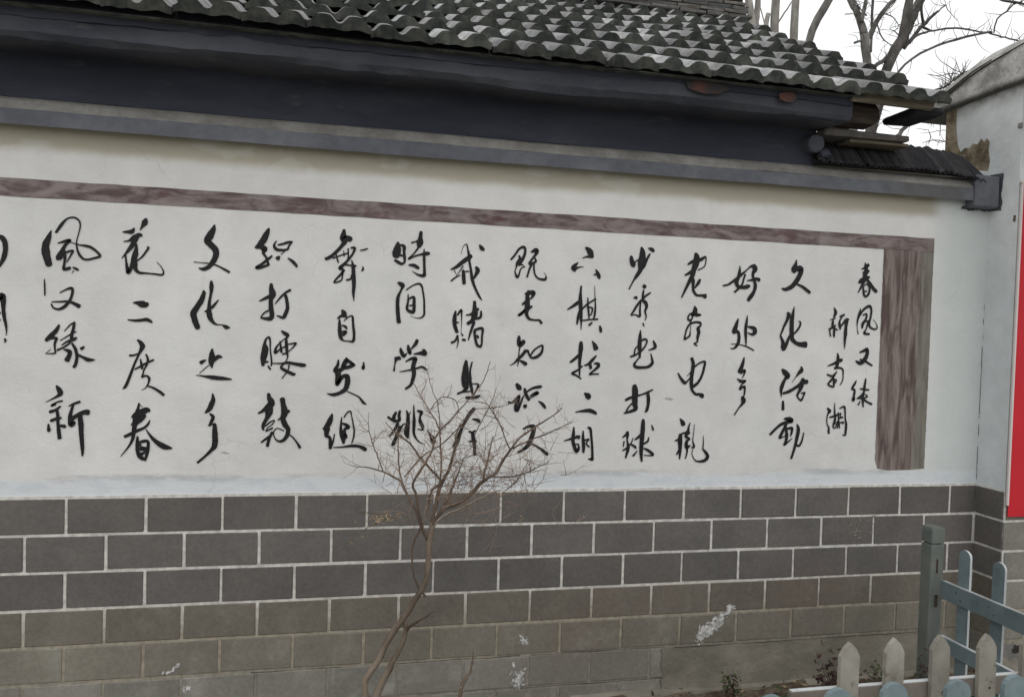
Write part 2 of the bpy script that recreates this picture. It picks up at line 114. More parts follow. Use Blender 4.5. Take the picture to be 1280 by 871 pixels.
village|-489 1423 5,-487 1399 15,-493 1376 19,-503 1354 17,-517 1339 7;-498 1334 7,-485 1321 12,-491 1301 12,-497 1285 11,-504 1284 5;-485 1286 6,-478 1288 11,-477 1266 17,-475 1230 20,-476 1194 20,-491 1172 13,-515 1146 9,-545 1119 9
wind|-1146 2103 3,-1155 2075 16,-1166 2041 24,-1165 2007 27,-1157 1974 24,-1153 1959 22;-1128 2096 8,-1110 2126 11,-1087 2155 6,-1062 2163 6,-1043 2154 6,-1035 2133 5,-1040 2099 4,-1048 2064 4,-1046 2035 6,-1038 2010 8,-1022 1991 8,-1003 1988 7,-976 1996 8,-956 2005 9,-964 2018 8,-988 2038 10,-1012 2046 9,-1035 2048 5,-1070 2057 2;-1120 2051 4,-1097 2059 9,-1074 2066 11,-1091 2045 10,-1104 2019 14,-1117 1993 17,-1119 1982 10;-1096 2019 12,-1092 1990 10,-1094 1964 8,-1095 1943 11,-1072 1949 11;-1111 1985 10,-1092 2011 8,-1062 2023 7,-1069 2004 6,-1084 1973 3;-1061 1953 4,-1047 1946 9,-1039 1941 5;-1056 1941 2,-1064 1928 2;-1169 1900 1,-1167 1860 5,-1166 1830 4
again|-1109 1843 4,-1086 1857 6,-1065 1864 10,-1060 1852 9,-1066 1822 9,-1079 1798 11,-1096 1780 11,-1115 1773 8,-1133 1779 6,-1141 1794 5;-1139 1803 4,-1108 1805 6,-1077 1807 8,-1054 1800 11,-1033 1788 15;-1169 1894 4,-1167 1860 5,-1167 1829 3
green|-1110 1706 7,-1120 1684 14,-1137 1663 16,-1154 1645 14,-1159 1639 10;-1144 1650 10,-1119 1650 10,-1125 1629 8,-1124 1604 6,-1124 1587 6,-1158 1584 2;-1160 1584 2,-1140 1603 2;-1051 1718 8,-1054 1695 10,-1060 1665 11,-1061 1643 11,-1071 1635 6;-1049 1720 6,-1068 1707 5,-1089 1681 3;-1044 1680 4,-1067 1667 5,-1104 1641 3;-1042 1655 7,-1053 1646 11,-1075 1639 7,-1098 1621 4;-1115 1600 7,-1090 1613 6,-1067 1631 6;-1059 1631 6,-1045 1606 11,-1039 1576 10,-1042 1546 11,-1050 1529 10;-1090 1604 4,-1070 1596 16,-1066 1584 14,-1077 1558 18;-1012 1617 7,-1022 1608 12;-1039 1584 8,-1015 1572 10,-994 1562 15,-970 1562 5
new|-1116 1449 6,-1106 1434 16,-1100 1417 18,-1108 1407 11,-1125 1396 6,-1155 1379 2;-1092 1385 6,-1113 1379 6,-1134 1364 7,-1117 1370 6;-1139 1338 11,-1116 1347 9,-1099 1362 6;-1112 1345 10,-1108 1319 11,-1107 1285 11,-1103 1251 13,-1100 1226 14;-1135 1300 10,-1116 1308 11,-1096 1313 8;-1144 1285 6,-1142 1261 12,-1142 1255 9;-1104 1281 6,-1084 1277 14,-1078 1274 9;-1066 1363 4,-1047 1373 8,-1024 1382 9;-1049 1371 8,-1056 1345 10,-1060 1319 14,-1059 1298 16,-1055 1283 18,-1044 1294 12;-1054 1307 14,-1027 1328 14,-1003 1337 18,-990 1336 20;-1023 1324 16,-1018 1290 18,-1016 1251 16,-1013 1208 14,-1010 1174 11,-1010 1150 5
half_left_top|-1354 2060 8,-1336 2065 16,-1321 2045 17,-1318 2012 16,-1323 1982 16,-1334 1953 9,-1338 1940 4
half_left_bottom|-1343 1803 12,-1330 1820 24,-1323 1799 18,-1322 1766 13,-1318 1733 12,-1312 1703 9,-1309 1678 5,-1310 1657 2;-1315 1641 8,-1311 1634 6,-1316 1628 4;-1339 1749 8,-1333 1749 6;-1338 1719 9,-1333 1722 5"""
SHRUB = """trunk|0.170 -0.600 -0.051 0.0120,0.172 -0.600 0.169 0.0109,0.177 -0.600 0.295 0.0098,0.178 -0.600 0.366 0.0098,0.216 -0.600 0.419 0.0087,0.267 -0.600 0.526 0.0098,0.314 -0.600 0.595 0.0093,0.356 -0.600 0.659 0.0088,0.387 -0.600 0.713 0.0088,0.408 -0.600 0.762 0.0088,0.411 -0.600 0.814 0.0093,0.410 -0.600 0.869 0.0088,0.415 -0.600 0.924 0.0093,0.422 -0.600 0.956 0.0099,0.421 -0.600 0.978 0.0082
trunk|0.164 -0.620 -0.039 0.0119,0.189 -0.618 0.204 0.0114,0.219 -0.615 0.299 0.0119,0.254 -0.613 0.378 0.0109,0.295 -0.610 0.462 0.0082,0.321 -0.607 0.509 0.0071,0.331 -0.605 0.552 0.0066,0.325 -0.603 0.579 0.0066,0.314 -0.600 0.595 0.0060
branch|0.326 -0.600 0.544 0.0055,0.349 -0.633 0.583 0.0049,0.382 -0.667 0.615 0.0027,0.436 -0.700 0.665 0.0013
branch|0.402 -0.600 0.682 0.0049,0.363 -0.593 0.742 0.0038,0.348 -0.587 0.812 0.0038,0.350 -0.580 0.887 0.0033,0.374 -0.573 0.934 0.0033,0.382 -0.567 0.960 0.0033,0.373 -0.560 1.003 0.0028
branch|0.422 -0.600 0.956 0.0071,0.430 -0.614 0.987 0.0066,0.460 -0.628 1.033 0.0060,0.517 -0.642 1.062 0.0060,0.568 -0.655 1.103 0.0066,0.597 -0.669 1.143 0.0060,0.627 -0.683 1.167 0.0049,0.656 -0.697 1.191 0.0048,0.674 -0.711 1.238 0.0045,0.700 -0.725 1.281 0.0038,0.727 -0.738 1.324 0.0031,0.785 -0.752 1.373 0.0028,0.843 -0.766 1.413 0.0021,0.887 -0.780 1.452 0.0010
branch|0.422 -0.600 0.945 0.0044,0.445 -0.663 1.009 0.0032,0.514 -0.725 1.060 0.0024,0.560 -0.788 1.104 0.0021,0.605 -0.850 1.142 0.0013
branch|0.404 -0.600 0.907 0.0049,0.380 -0.587 0.954 0.0049,0.363 -0.573 1.012 0.0049,0.336 -0.560 1.053 0.0049,0.308 -0.547 1.112 0.0049,0.300 -0.533 1.126 0.0046,0.266 -0.520 1.145 0.0035,0.224 -0.507 1.164 0.0028,0.162 -0.493 1.180 0.0021,0.118 -0.480 1.178 0.0010
branch|0.313 -0.550 1.094 0.0035,0.297 -0.525 1.153 0.0032,0.293 -0.500 1.191 0.0028,0.289 -0.475 1.258 0.0025,0.294 -0.450 1.297 0.0014
branch|0.401 -0.600 0.913 0.0049,0.369 -0.618 1.000 0.0049,0.348 -0.636 1.102 0.0043,0.333 -0.655 1.136 0.0041,0.353 -0.673 1.186 0.0040,0.376 -0.691 1.230 0.0037,0.396 -0.709 1.273 0.0033,0.409 -0.727 1.336 0.0030,0.458 -0.745 1.398 0.0023,0.506 -0.764 1.460 0.0020,0.568 -0.782 1.542 0.0017,0.596 -0.800 1.629 0.0010
branch|0.416 -0.600 0.978 0.0049,0.406 -0.575 1.033 0.0044,0.424 -0.550 1.094 0.0045,0.463 -0.525 1.123 0.0050,0.415 -0.500 1.176 0.0039,0.374 -0.475 1.222 0.0036,0.339 -0.450 1.269 0.0032,0.290 -0.425 1.301 0.0029,0.241 -0.400 1.349 0.0014
branch|0.421 -0.600 0.967 0.0066,0.434 -0.612 1.052 0.0060,0.446 -0.625 1.125 0.0060,0.454 -0.637 1.151 0.0055,0.468 -0.650 1.181 0.0052,0.482 -0.663 1.231 0.0048,0.492 -0.675 1.288 0.0034,0.495 -0.688 1.351 0.0020,0.519 -0.700 1.400 0.0010
branch|0.427 -0.600 0.973 0.0049,0.478 -0.570 1.047 0.0045,0.509 -0.540 1.108 0.0042,0.526 -0.510 1.133 0.0040,0.543 -0.480 1.157 0.0026,0.567 -0.450 1.210 0.0015
branch|0.601 -0.700 1.158 0.0038,0.619 -0.660 1.209 0.0035,0.642 -0.620 1.265 0.0028,0.658 -0.580 1.316 0.0014
branch|0.421 -0.600 0.967 0.0049,0.431 -0.578 1.033 0.0044,0.451 -0.556 1.112 0.0039,0.458 -0.533 1.139 0.0036,0.463 -0.511 1.192 0.0032,0.461 -0.489 1.260 0.0029,0.454 -0.467 1.336 0.0025,0.415 -0.444 1.406 0.0022,0.380 -0.422 1.461 0.0018,0.351 -0.400 1.517 0.0011
branch|0.626 -0.680 1.171 0.0028,0.671 -0.730 1.178 0.0027,0.722 -0.780 1.193 0.0024,0.770 -0.830 1.225 0.0017,0.813 -0.880 1.263 0.0010
branch|0.702 -0.720 1.281 0.0028,0.682 -0.690 1.331 0.0024,0.666 -0.660 1.382 0.0021,0.635 -0.630 1.434 0.0018,0.619 -0.600 1.452 0.0014,0.582 -0.570 1.452 0.0011
branch|0.708 -0.720 1.287 0.0028,0.793 -0.753 1.333 0.0021,0.853 -0.787 1.365 0.0017,0.919 -0.820 1.404 0.0010
branch|0.232 -0.500 1.159 0.0028,0.204 -0.475 1.230 0.0025,0.183 -0.450 1.283 0.0021,0.170 -0.425 1.344 0.0014,0.172 -0.400 1.388 0.0007
branch|0.309 -0.580 1.153 0.0028,0.372 -0.609 1.237 0.0024,0.449 -0.637 1.296 0.0021,0.525 -0.666 1.382 0.0017,0.560 -0.694 1.433 0.0014,0.609 -0.723 1.443 0.0014,0.658 -0.751 1.454 0.0010,0.712 -0.780 1.484 0.0007
branch|0.458 -0.500 1.312 0.0022,0.445 -0.487 1.432 0.0018,0.423 -0.475 1.488 0.0014,0.409 -0.462 1.537 0.0014,0.402 -0.450 1.580 0.0007
branch|0.562 -0.700 1.339 0.0017,0.624 -0.650 1.436 0.0017,0.667 -0.600 1.516 0.0007
branch|0.671 -0.800 1.140 0.0010,0.723 -0.775 1.181 0.0017,0.765 -0.750 1.237 0.0010
branch|0.402 -0.600 1.422 0.0017,0.439 -0.575 1.465 0.0017,0.485 -0.550 1.467 0.0018,0.518 -0.525 1.444 0.0018,0.531 -0.500 1.398 0.0014"""
THORN = """stem|0.551 -0.450 -0.114 0.0107,0.562 -0.450 0.092 0.0107,0.580 -0.450 0.196 0.0095,0.593 -0.450 0.261 0.0083,0.618 -0.450 0.300 0.0065,0.631 -0.450 0.353 0.0048,0.631 -0.450 0.400 0.0012"""
TREES = """trunk|4.835 5.200 6.318 0.0348,4.866 5.200 5.826 0.0436,4.925 5.200 5.518 0.0455,4.961 5.200 5.340 0.0490
limb|5.037 5.200 6.345 0.0298,4.994 5.200 5.842 0.0350,4.977 5.200 5.524 0.0368,4.969 5.200 5.357 0.0385
limb|4.748 5.200 5.779 0.0052,4.875 5.350 5.634 0.0062,5.001 5.500 5.515 0.0063
=
trunk|5.817 6.200 6.888 0.0490,5.811 6.200 6.331 0.0569,5.810 6.200 5.867 0.0589
limb|5.705 6.200 6.133 0.0333,5.683 6.200 5.927 0.0333,5.755 6.200 5.712 0.0294
limb|6.100 6.200 6.404 0.0079,5.885 6.200 6.062 0.0118,5.827 6.200 5.962 0.0138
limb|5.577 6.200 6.229 0.0078,5.636 6.200 6.051 0.0078,5.682 6.200 5.945 0.0098
=
trunk|5.852 5.800 6.717 0.0474,5.866 5.800 6.182 0.0494,5.859 5.800 5.679 0.0514
=
trunk|5.968 5.000 6.136 0.0338,5.836 5.000 5.867 0.0449,5.680 5.000 5.617 0.0492,5.575 5.000 5.311 0.0468,5.544 5.000 4.951 0.0468
=
trunk|6.765 5.500 5.226 0.0558,6.723 5.500 5.561 0.0557,6.703 5.500 5.717 0.0605
limb|6.703 5.500 5.717 0.0532,6.658 5.600 6.019 0.0438,6.602 5.700 6.233 0.0392,6.541 5.800 6.541 0.0320
limb|6.769 5.500 5.679 0.0364,6.820 5.425 5.883 0.0313,6.885 5.350 6.020 0.0288,6.937 5.275 6.108 0.0263,7.038 5.200 6.246 0.0190
limb|6.804 5.500 5.502 0.0146,6.776 5.467 5.938 0.0169,6.756 5.433 6.148 0.0168,6.740 5.400 6.334 0.0120
limb|6.668 5.500 5.634 0.0145,6.553 5.500 5.598 0.0169
limb|6.643 5.500 5.868 0.0265,6.674 5.500 6.029 0.0266,6.717 5.500 6.214 0.0193
limb|6.877 5.500 5.895 0.0097,7.040 5.600 5.744 0.0086,7.281 5.700 5.712 0.0050
limb|6.716 5.500 5.966 0.0097,6.652 5.600 6.132 0.0085,6.639 5.700 6.283 0.0061
limb|6.924 5.500 6.002 0.0097,7.158 5.600 6.055 0.0074,7.378 5.700 5.955 0.0038
limb|6.587 5.500 5.951 0.0060,6.518 5.550 5.995 0.0048,6.464 5.600 5.992 0.0036
=
trunk|7.092 5.600 5.243 0.0594,7.234 5.600 5.604 0.0695,7.360 5.600 5.779 0.0772,7.388 5.600 6.013 0.0648,7.428 5.600 6.295 0.0499,7.459 5.600 6.484 0.0374
limb|7.360 5.600 5.779 0.0623,7.587 5.733 6.132 0.0633,7.821 5.867 6.447 0.0567,8.032 6.000 6.718 0.0393
limb|6.877 5.600 5.290 0.0221,6.978 5.600 5.393 0.0271,7.107 5.600 5.475 0.0297,7.285 5.600 5.656 0.0323
limb|7.367 5.600 5.641 0.0274,7.493 5.533 5.794 0.0174,7.650 5.467 5.858 0.0124,7.888 5.400 5.895 0.0124,8.045 5.333 5.890 0.0112,8.259 5.267 5.845 0.0100,8.387 5.200 5.829 0.0100
limb|7.444 5.600 5.719 0.0275,7.568 5.533 5.918 0.0249,7.641 5.467 6.017 0.0224,7.714 5.400 6.104 0.0148
limb|7.654 5.600 5.975 0.0176,7.542 5.500 6.132 0.0174,7.467 5.400 6.222 0.0098
limb|7.621 5.600 5.971 0.0201,7.788 5.600 5.920 0.0126
limb|7.884 5.600 6.188 0.0089,7.989 5.600 6.294 0.0076,8.034 5.600 6.229 0.0051,8.193 5.600 6.107 0.0026
limb|7.361 5.600 5.756 0.0100,7.222 5.600 5.856 0.0074,7.141 5.600 5.870 0.0037
limb|7.464 5.600 5.860 0.0100,7.474 5.600 5.931 0.0075,7.593 5.600 5.991 0.0038
=
trunk|6.344 4.600 4.623 0.0221,6.520 4.600 4.940 0.0144,6.704 4.600 5.114 0.0145,6.940 4.600 5.264 0.0135,7.205 4.600 5.376 0.0148,7.573 4.600 5.502 0.0138,7.798 4.600 5.559 0.0128
limb|7.774 4.600 5.545 0.0104,7.902 4.600 5.528 0.0093,8.292 4.600 5.486 0.0094,8.610 4.600 5.424 0.0072
limb|7.844 4.600 5.558 0.0081,7.878 4.600 5.727 0.0093,8.014 4.600 5.828 0.0105,8.111 4.600 5.935 0.0105,8.187 4.600 5.966 0.0082
limb|7.904 4.600 5.963 0.0093,8.058 4.600 5.957 0.0164,8.291 4.600 5.957 0.0118,8.529 4.600 5.911 0.0071
limb|6.512 4.600 4.143 0.0290,6.654 4.650 4.281 0.0247,6.822 4.700 4.412 0.0273,7.009 4.750 4.473 0.0230,7.199 4.800 4.524 0.0139
limb|7.038 4.600 4.784 0.0079,6.301 3.600 4.458 0.0090,5.532 2.600 4.153 0.0069,4.759 1.600 3.855 0.0051
limb|6.998 4.600 4.141 0.0034,7.006 4.600 4.226 0.0057,6.977 4.600 4.307 0.0034
limb|7.141 4.600 4.237 0.0034,7.147 4.600 4.364 0.0057,7.136 4.600 4.426 0.0034
limb|6.900 4.600 4.133 0.0034,7.045 4.600 4.187 0.0057,7.218 4.600 4.181 0.0057"""
from mathutils import noise as mnoise

# ------------------------------------------------------------ node helpers
class NT:
    def __init__(self, name, rough=0.85, spec=0.25):
        self.m = bpy.data.materials.new(name); self.m.use_nodes = True
        self.t = self.m.node_tree; self.b = self.t.nodes['Principled BSDF']
        self.b.inputs['Roughness'].default_value = rough
        self.b.inputs['Specular IOR Level'].default_value = spec
        g = self.t.nodes.new('ShaderNodeNewGeometry'); self.pos = g.outputs['Position']
        self.tc = self.t.nodes.new('ShaderNodeTexCoord').outputs['Object']
        self.rnd = self.t.nodes.new('ShaderNodeObjectInfo').outputs['Random']
    def link(self, a, b): self.t.links.new(a, b)
    def put(self, sock, v):
        if isinstance(v, (int, float)): sock.default_value = v
        elif isinstance(v, tuple): sock.default_value = v if len(v) == 4 or sock.type == 'VECTOR' else v + (1,)
        else: self.link(v, sock)
    def noise(self, scale, detail=4, vec=None, stretch=None, rough=0.6, dist=0):
        n = self.t.nodes.new('ShaderNodeTexNoise'); n.inputs['Scale'].default_value = scale
        n.inputs['Detail'].default_value = detail; n.inputs['Roughness'].default_value = rough
        n.inputs['Distortion'].default_value = dist
        v = vec or self.pos
        if stretch:
            mp = self.t.nodes.new('ShaderNodeMapping'); mp.inputs['Scale'].default_value = stretch
            self.link(v, mp.inputs['Vector']); v = mp.outputs[0]
        self.link(v, n.inputs['Vector']); return n.outputs['Fac']
    def sep(self, axis, vec=None):
        s = self.t.nodes.new('ShaderNodeSeparateXYZ'); self.link(vec or self.pos, s.inputs[0]); return s.outputs[axis]
    def math(self, op, a, b=0.0, clamp=False):
        n = self.t.nodes.new('ShaderNodeMath'); n.operation = op; n.use_clamp = clamp
        self.put(n.inputs[0], a); self.put(n.inputs[1], b); return n.outputs[0]
    def ramp(self, v, lo, hi, a=0.0, b=1.0):
        n = self.t.nodes.new('ShaderNodeMapRange'); n.interpolation_type = 'SMOOTHSTEP'
        self.put(n.inputs[0], v)
        for i, x in enumerate((lo, hi, a, b)): n.inputs[i + 1].default_value = x
        return n.outputs[0]
    def mix(self, f, a, b, mode='MIX'):
        n = self.t.nodes.new('ShaderNodeMix'); n.data_type = 'RGBA'; n.blend_type = mode
        self.put(n.inputs[0], f); self.put(n.inputs[6], a); self.put(n.inputs[7], b); return n.outputs[2]
    def gray(self, v):
        n = self.t.nodes.new('ShaderNodeCombineColor')
        for i in range(3): self.put(n.inputs[i], v)
        return n.outputs[0]
    def done(self, col, bump=None, dist=0.002, strength=0.6):
        self.put(self.b.inputs['Base Color'], col)
        if bump is not None:
            n = self.t.nodes.new('ShaderNodeBump'); n.inputs['Distance'].default_value = dist
            n.inputs['Strength'].default_value = strength
            self.link(bump, n.inputs['Height']); self.link(n.outputs[0], self.b.inputs['Normal'])
        return self.m

def vary(k, col, amt, v):
    return k.mix(1.0, col, k.gray(k.ramp(v, 0.25, 0.75, 1 - amt, 1 + amt)), 'MULTIPLY')

# plaster of the written wall
k = NT('painted_plaster', 0.9, 0.15)
base = k.mix(k.ramp(k.noise(1.1, 5), .35, .7), (.668, .662, .648), (.75, .744, .728))
base = vary(k, base, .05, k.noise(7, 6))
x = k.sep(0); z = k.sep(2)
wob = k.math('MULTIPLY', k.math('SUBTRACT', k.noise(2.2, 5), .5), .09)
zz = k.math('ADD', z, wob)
st = k.math('MULTIPLY', k.ramp(zz, 2.405, 2.46), k.ramp(x, 3.16, 3.26, 1, 0))  # beige stain under the cornice, with the cornice's shadow painted in
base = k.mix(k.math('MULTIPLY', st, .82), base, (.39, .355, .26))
base = k.mix(k.math('MULTIPLY', k.ramp(x, 3.12, 3.32), .75), base, (.58, .63, .62))
zb = k.math('ADD', z, k.math('MULTIPLY', k.math('SUBTRACT', k.noise(1.6, 5), .5), .05))
base = k.mix(k.math('MULTIPLY', k.ramp(zb, 1.03, 1.06, 1, 0), .7), base, (.68, .72, .76))
smu = k.math('MULTIPLY', k.math('MULTIPLY', k.ramp(zb, 1.02, 1.05), k.ramp(zb, 1.055, 1.075, 1, 0)),
             k.ramp(k.noise(2.2, 7, stretch=(1, 1, 5), rough=.7), .44, .6))
base = k.mix(k.math('MULTIPLY', smu, .6), base, (.36, .39, .41))
base = k.mix(k.math('MULTIPLY', k.math('MULTIPLY', k.ramp(zb, 1.03, 1.05, 1, 0), k.ramp(k.noise(7, 7, stretch=(1, 1, 2)), .48, .64)), .35), base, (.5, .56, .6))
vo = k.t.nodes.new('ShaderNodeTexVoronoi'); vo.feature = 'DISTANCE_TO_EDGE'; vo.inputs['Scale'].default_value = 1.1
wv = k.t.nodes.new('ShaderNodeVectorMath'); wv.operation = 'ADD'; nz = k.t.nodes.new('ShaderNodeTexNoise'); nz.inputs['Scale'].default_value = 4; nz.inputs['Detail'].default_value = 8
k.link(k.pos, nz.inputs['Vector']); vs = k.t.nodes.new('ShaderNodeVectorMath'); vs.operation = 'SCALE'; vs.inputs[3].default_value = .35; k.link(nz.outputs['Color'], vs.inputs[0])
k.link(k.pos, wv.inputs[0]); k.link(vs.outputs[0], wv.inputs[1]); k.link(wv.outputs[0], vo.inputs['Vector'])
crk = k.math('MULTIPLY', k.ramp(vo.outputs['Distance'], .0008, .0035, 1, 0), k.ramp(k.noise(1.7, 3), .5, .62))
base = k.mix(k.math('MULTIPLY', crk, .2), base, (.28, .27, .25))
pat = k.math('MULTIPLY', k.ramp(k.noise(3.2, 3, stretch=(.6, 1, 1.4)), .56, .6), .22)
base = k.mix(pat, base, (.70, .715, .71))
dirt = k.ramp(k.noise(16, 8, rough=.75), .66, .78)
base = k.mix(k.math('MULTIPLY', dirt, .16), base, (.3, .29, .26))
strk = k.math('MULTIPLY', k.ramp(k.noise(2.6, 5, stretch=(4, 1, .35)), .6, .75), .12)
base = k.mix(strk, base, (.4, .38, .32))
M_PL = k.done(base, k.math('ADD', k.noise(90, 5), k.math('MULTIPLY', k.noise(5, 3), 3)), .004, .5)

# plaster of the right-hand pillar
k = NT('pillar_plaster', .9, .15)
base = k.mix(k.ramp(k.noise(1.5, 5), .35, .7), (.62, .65, .66), (.74, .765, .765))
base = vary(k, base, .07, k.noise(9, 6))
z = k.sep(2)
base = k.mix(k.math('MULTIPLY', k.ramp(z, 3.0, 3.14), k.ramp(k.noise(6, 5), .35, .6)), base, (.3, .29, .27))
base = k.mix(k.math('MULTIPLY', k.ramp(k.noise(12, 8, rough=.75), .62, .74), .35), base, (.27, .27, .24))
y = k.sep(1)
base = k.mix(k.math('MULTIPLY', k.ramp(y, .27, .3), .8), base, (.33, .28, .2))
M_PP = k.done(base, k.math('ADD', k.noise(70, 5), k.math('MULTIPLY', k.noise(6, 3), 3)), .005, .6)

k = NT('broken_render', .95, .1)
base = k.mix(k.ramp(k.noise(14, 6), .35, .68), (.13, .1, .07), (.34, .29, .21))
M_BR = k.done(base, k.noise(40, 6), .012, 1)

def brickmat(name, lo, hi, wear, wcol):
    k = NT(name, .85, .2)
    base = k.mix(k.rnd, lo, hi)
    base = vary(k, base, .16, k.noise(2.6, 7))
    base = k.mix(k.math('MULTIPLY', k.ramp(k.noise(1.3, 5), .5, .68), .35), base, (.12, .085, .075))
    base = k.mix(k.math('MULTIPLY', k.ramp(k.noise(48, 6, rough=.75), .66, .74), .6), base, (.05, .047, .042))
    base = k.mix(k.math('MULTIPLY', k.ramp(k.noise(5, 6, stretch=(5, 1, .4)), .6, .74), .25), base, wcol)
    base = vary(k, base, .1, k.noise(60, 3))
    base = k.mix(k.math('MULTIPLY', k.ramp(k.noise(5, 9, rough=.72), .5, .72), wear), base, wcol)
    return k.done(base, k.math('ADD', k.noise(120, 3), k.math('MULTIPLY', k.noise(12, 4), 1.5)), .0025, .5)
M_B1 = brickmat('grey_brick_paint', (.125, .117, .109), (.146, .137, .128), .15, (.2, .19, .175))
M_B2 = brickmat('worn_brick_paint', (.152, .137, .113), (.178, .161, .134), .4, (.25, .24, .2))
M_B4 = brickmat('chalky_brick_paint', (.188, .173, .142), (.222, .206, .17), .6, (.31, .305, .265))
M_B3 = brickmat('weathered_block', (.205, .198, .172), (.25, .238, .21), .65, (.37, .36, .325))

k = NT('mortar_lines', .9, .15)
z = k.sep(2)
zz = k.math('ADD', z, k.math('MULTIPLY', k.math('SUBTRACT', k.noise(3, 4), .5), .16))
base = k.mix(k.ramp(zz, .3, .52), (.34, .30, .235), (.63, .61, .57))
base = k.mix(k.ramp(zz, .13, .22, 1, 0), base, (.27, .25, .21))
base = vary(k, base, .24, k.noise(30, 5))
M_MO = k.done(base, k.noise(80, 4), .003, .6)

k = NT('cement_skim', .92, .15)
base = k.mix(k.ramp(k.noise(4, 7), .35, .68), (.19, .178, .145), (.27, .25, .21))
base = k.mix(k.math('MULTIPLY', k.ramp(k.noise(9, 7), .58, .7), .4), base, (.29, .27, .22))
M_CS = k.done(base, k.noise(25, 6), .01, .8)

k = NT('brown_border_paint', .8, .2)
a = k.noise(4, 6, stretch=(1.6, 1, 5), rough=.62, dist=.8)
base = k.mix(k.ramp(a, .35, .65), (.115, .085, .082), (.27, .23, .222))
base = k.mix(k.math('MULTIPLY', k.ramp(k.noise(5, 6, stretch=(1, 1, 2)), .52, .64), .65), base, (.10, .05, .052))
base = k.mix(k.math('MULTIPLY', k.ramp(k.noise(3.3, 4, stretch=(1, 1, 1.5)), .56, .66), .4), base, (.33, .30, .295))
M_FH = k.done(base, k.noise(60, 4), .001, .4)
k = NT('brown_border_paint_upright', .8, .2)
a = k.noise(5, 6, stretch=(6, 1, .7), rough=.62, dist=.6)
base = k.mix(k.ramp(a, .36, .66), (.10, .072, .066), (.265, .222, .205))
base = k.mix(k.math('MULTIPLY', k.ramp(k.noise(2.4, 3), .45, .6), .35), base, (.23, .20, .185))
x = k.sep(0)
base = k.mix(k.math('MULTIPLY', k.ramp(k.math('ADD', x, k.math('MULTIPLY', k.noise(6, 4), .12)), 3.16, 3.2), .5), base, (.21, .22, .18))
base = k.mix(k.math('MULTIPLY', k.ramp(k.noise(22, 4, stretch=(1, 1, .12)), .6, .7), .5), base, (.09, .065, .06))
M_FV = k.done(base, k.noise(60, 4), .001, .4)

k = NT('brush_ink', .55, .3)
base = k.mix(k.ramp(k.noise(60, 6), .45, .75), (.007, .007, .008), (.022, .021, .02))
base = k.mix(k.math('MULTIPLY', k.ramp(k.noise(26, 8, rough=.8), .60, .70), .45), base, (.09, .088, .082))
M_INK = k.done(base)
k = NT('dry_brush_ink', .7, .2)
base = k.mix(k.ramp(k.noise(90, 5), .4, .6), (.05, .048, .045), (.25, .24, .22))
M_INK2 = k.done(base)
k = NT('faint_ink_smudge', .85, .1)
M_INK3 = k.done((.40, .39, .35, 1))

k = NT('slate_blue_paint', .75, .25)
base = k.mix(k.ramp(k.noise(3, 6, stretch=(.5, 1, 2)), .35, .7), (.032, .036, .052), (.052, .057, .076))
base = k.mix(k.math('MULTIPLY', k.ramp(k.noise(7, 8, stretch=(.6, 1, 2), rough=.7), .56, .72), .4), base, (.13, .135, .145))
M_SL = k.done(base, k.noise(35, 5), .004, .6)
k = NT('faded_slate_paint', .85, .2)
base = k.mix(k.ramp(k.noise(2.2, 6), .35, .7), (.052, .057, .072), (.088, .093, .108))
base = k.mix(k.math('MULTIPLY', k.ramp(k.noise(9, 8, stretch=(.5, 1, 1.6), rough=.72), .54, .7), .55), base, (.15, .152, .152))
base = k.mix(k.math('MULTIPLY', k.ramp(k.noise(30, 6, rough=.7), .62, .72), .5), base, (.03, .03, .03))
M_SF = k.done(base, k.math('ADD', k.noise(28, 6), k.math('MULTIPLY', k.noise(5, 4), 2)), .008, .8)
k = NT('blue_grey_cornice_paint', .8, .2)
base = k.mix(k.ramp(k.noise(3, 6), .35, .7), (.115, .121, .140), (.158, .165, .185))
x = k.sep(0)
base = k.mix(k.math('MULTIPLY', k.math('MULTIPLY', k.ramp(x, 2.75, 3.0), k.ramp(x, 3.25, 3.4, 1, 0)), .6), base, (.1, .098, .09))
base = vary(k, base, .12, k.noise(22, 6))
M_CO = k.done(base, k.noise(40, 5), .005, .6)
k = NT('bare_cement_ledge', .92, .15)
base = k.mix(k.ramp(k.noise(4, 6), .35, .7), (.185, .18, .168), (.285, .28, .262))
base = vary(k, base, .12, k.noise(30, 6))
M_LE = k.done(base, k.noise(45, 5), .006, .7)

k = NT('weathered_tile_face', .85, .2)
base = k.mix(k.ramp(k.noise(9, 7), .35, .68), (.25, .25, .255), (.43, .43, .43))
base = k.mix(k.math('MULTIPLY', k.ramp(k.noise(17, 7, rough=.7), .52, .66), .6), base, (.12, .125, .105))
base = vary(k, base, .28, k.rnd)
M_T1 = k.done(base, k.noise(60, 5), .004, .7)
k = NT('mossy_tile_edge', .92, .1)
base = k.mix(k.ramp(k.noise(14, 6), .35, .68), (.045, .05, .047), (.10, .105, .09))
base = vary(k, base, .2, k.rnd)
M_T2 = k.done(base, k.noise(50, 5), .006, .8)
k = NT('dark_clay_tile', .85, .2)
base = k.mix(k.rnd, (.016, .016, .02), (.042, .04, .042))
base = vary(k, base, .3, k.noise(20, 6))
M_DT = k.done(base, k.noise(50, 5), .004, .7)
k = NT('ridge_tile', .85, .2)
base = k.mix(k.rnd, (.07, .072, .075), (.17, .155, .14))
M_RT = k.done(vary(k, base, .3, k.noise(18, 6)), k.noise(50, 5), .004, .7)
k = NT('exposed_red_brick', .9, .1)
M_RB = k.done(k.mix(k.ramp(k.noise(16, 5), .4, .65), (.05, .048, .048), (.115, .055, .045)), k.noise(40, 4), .006, .7)
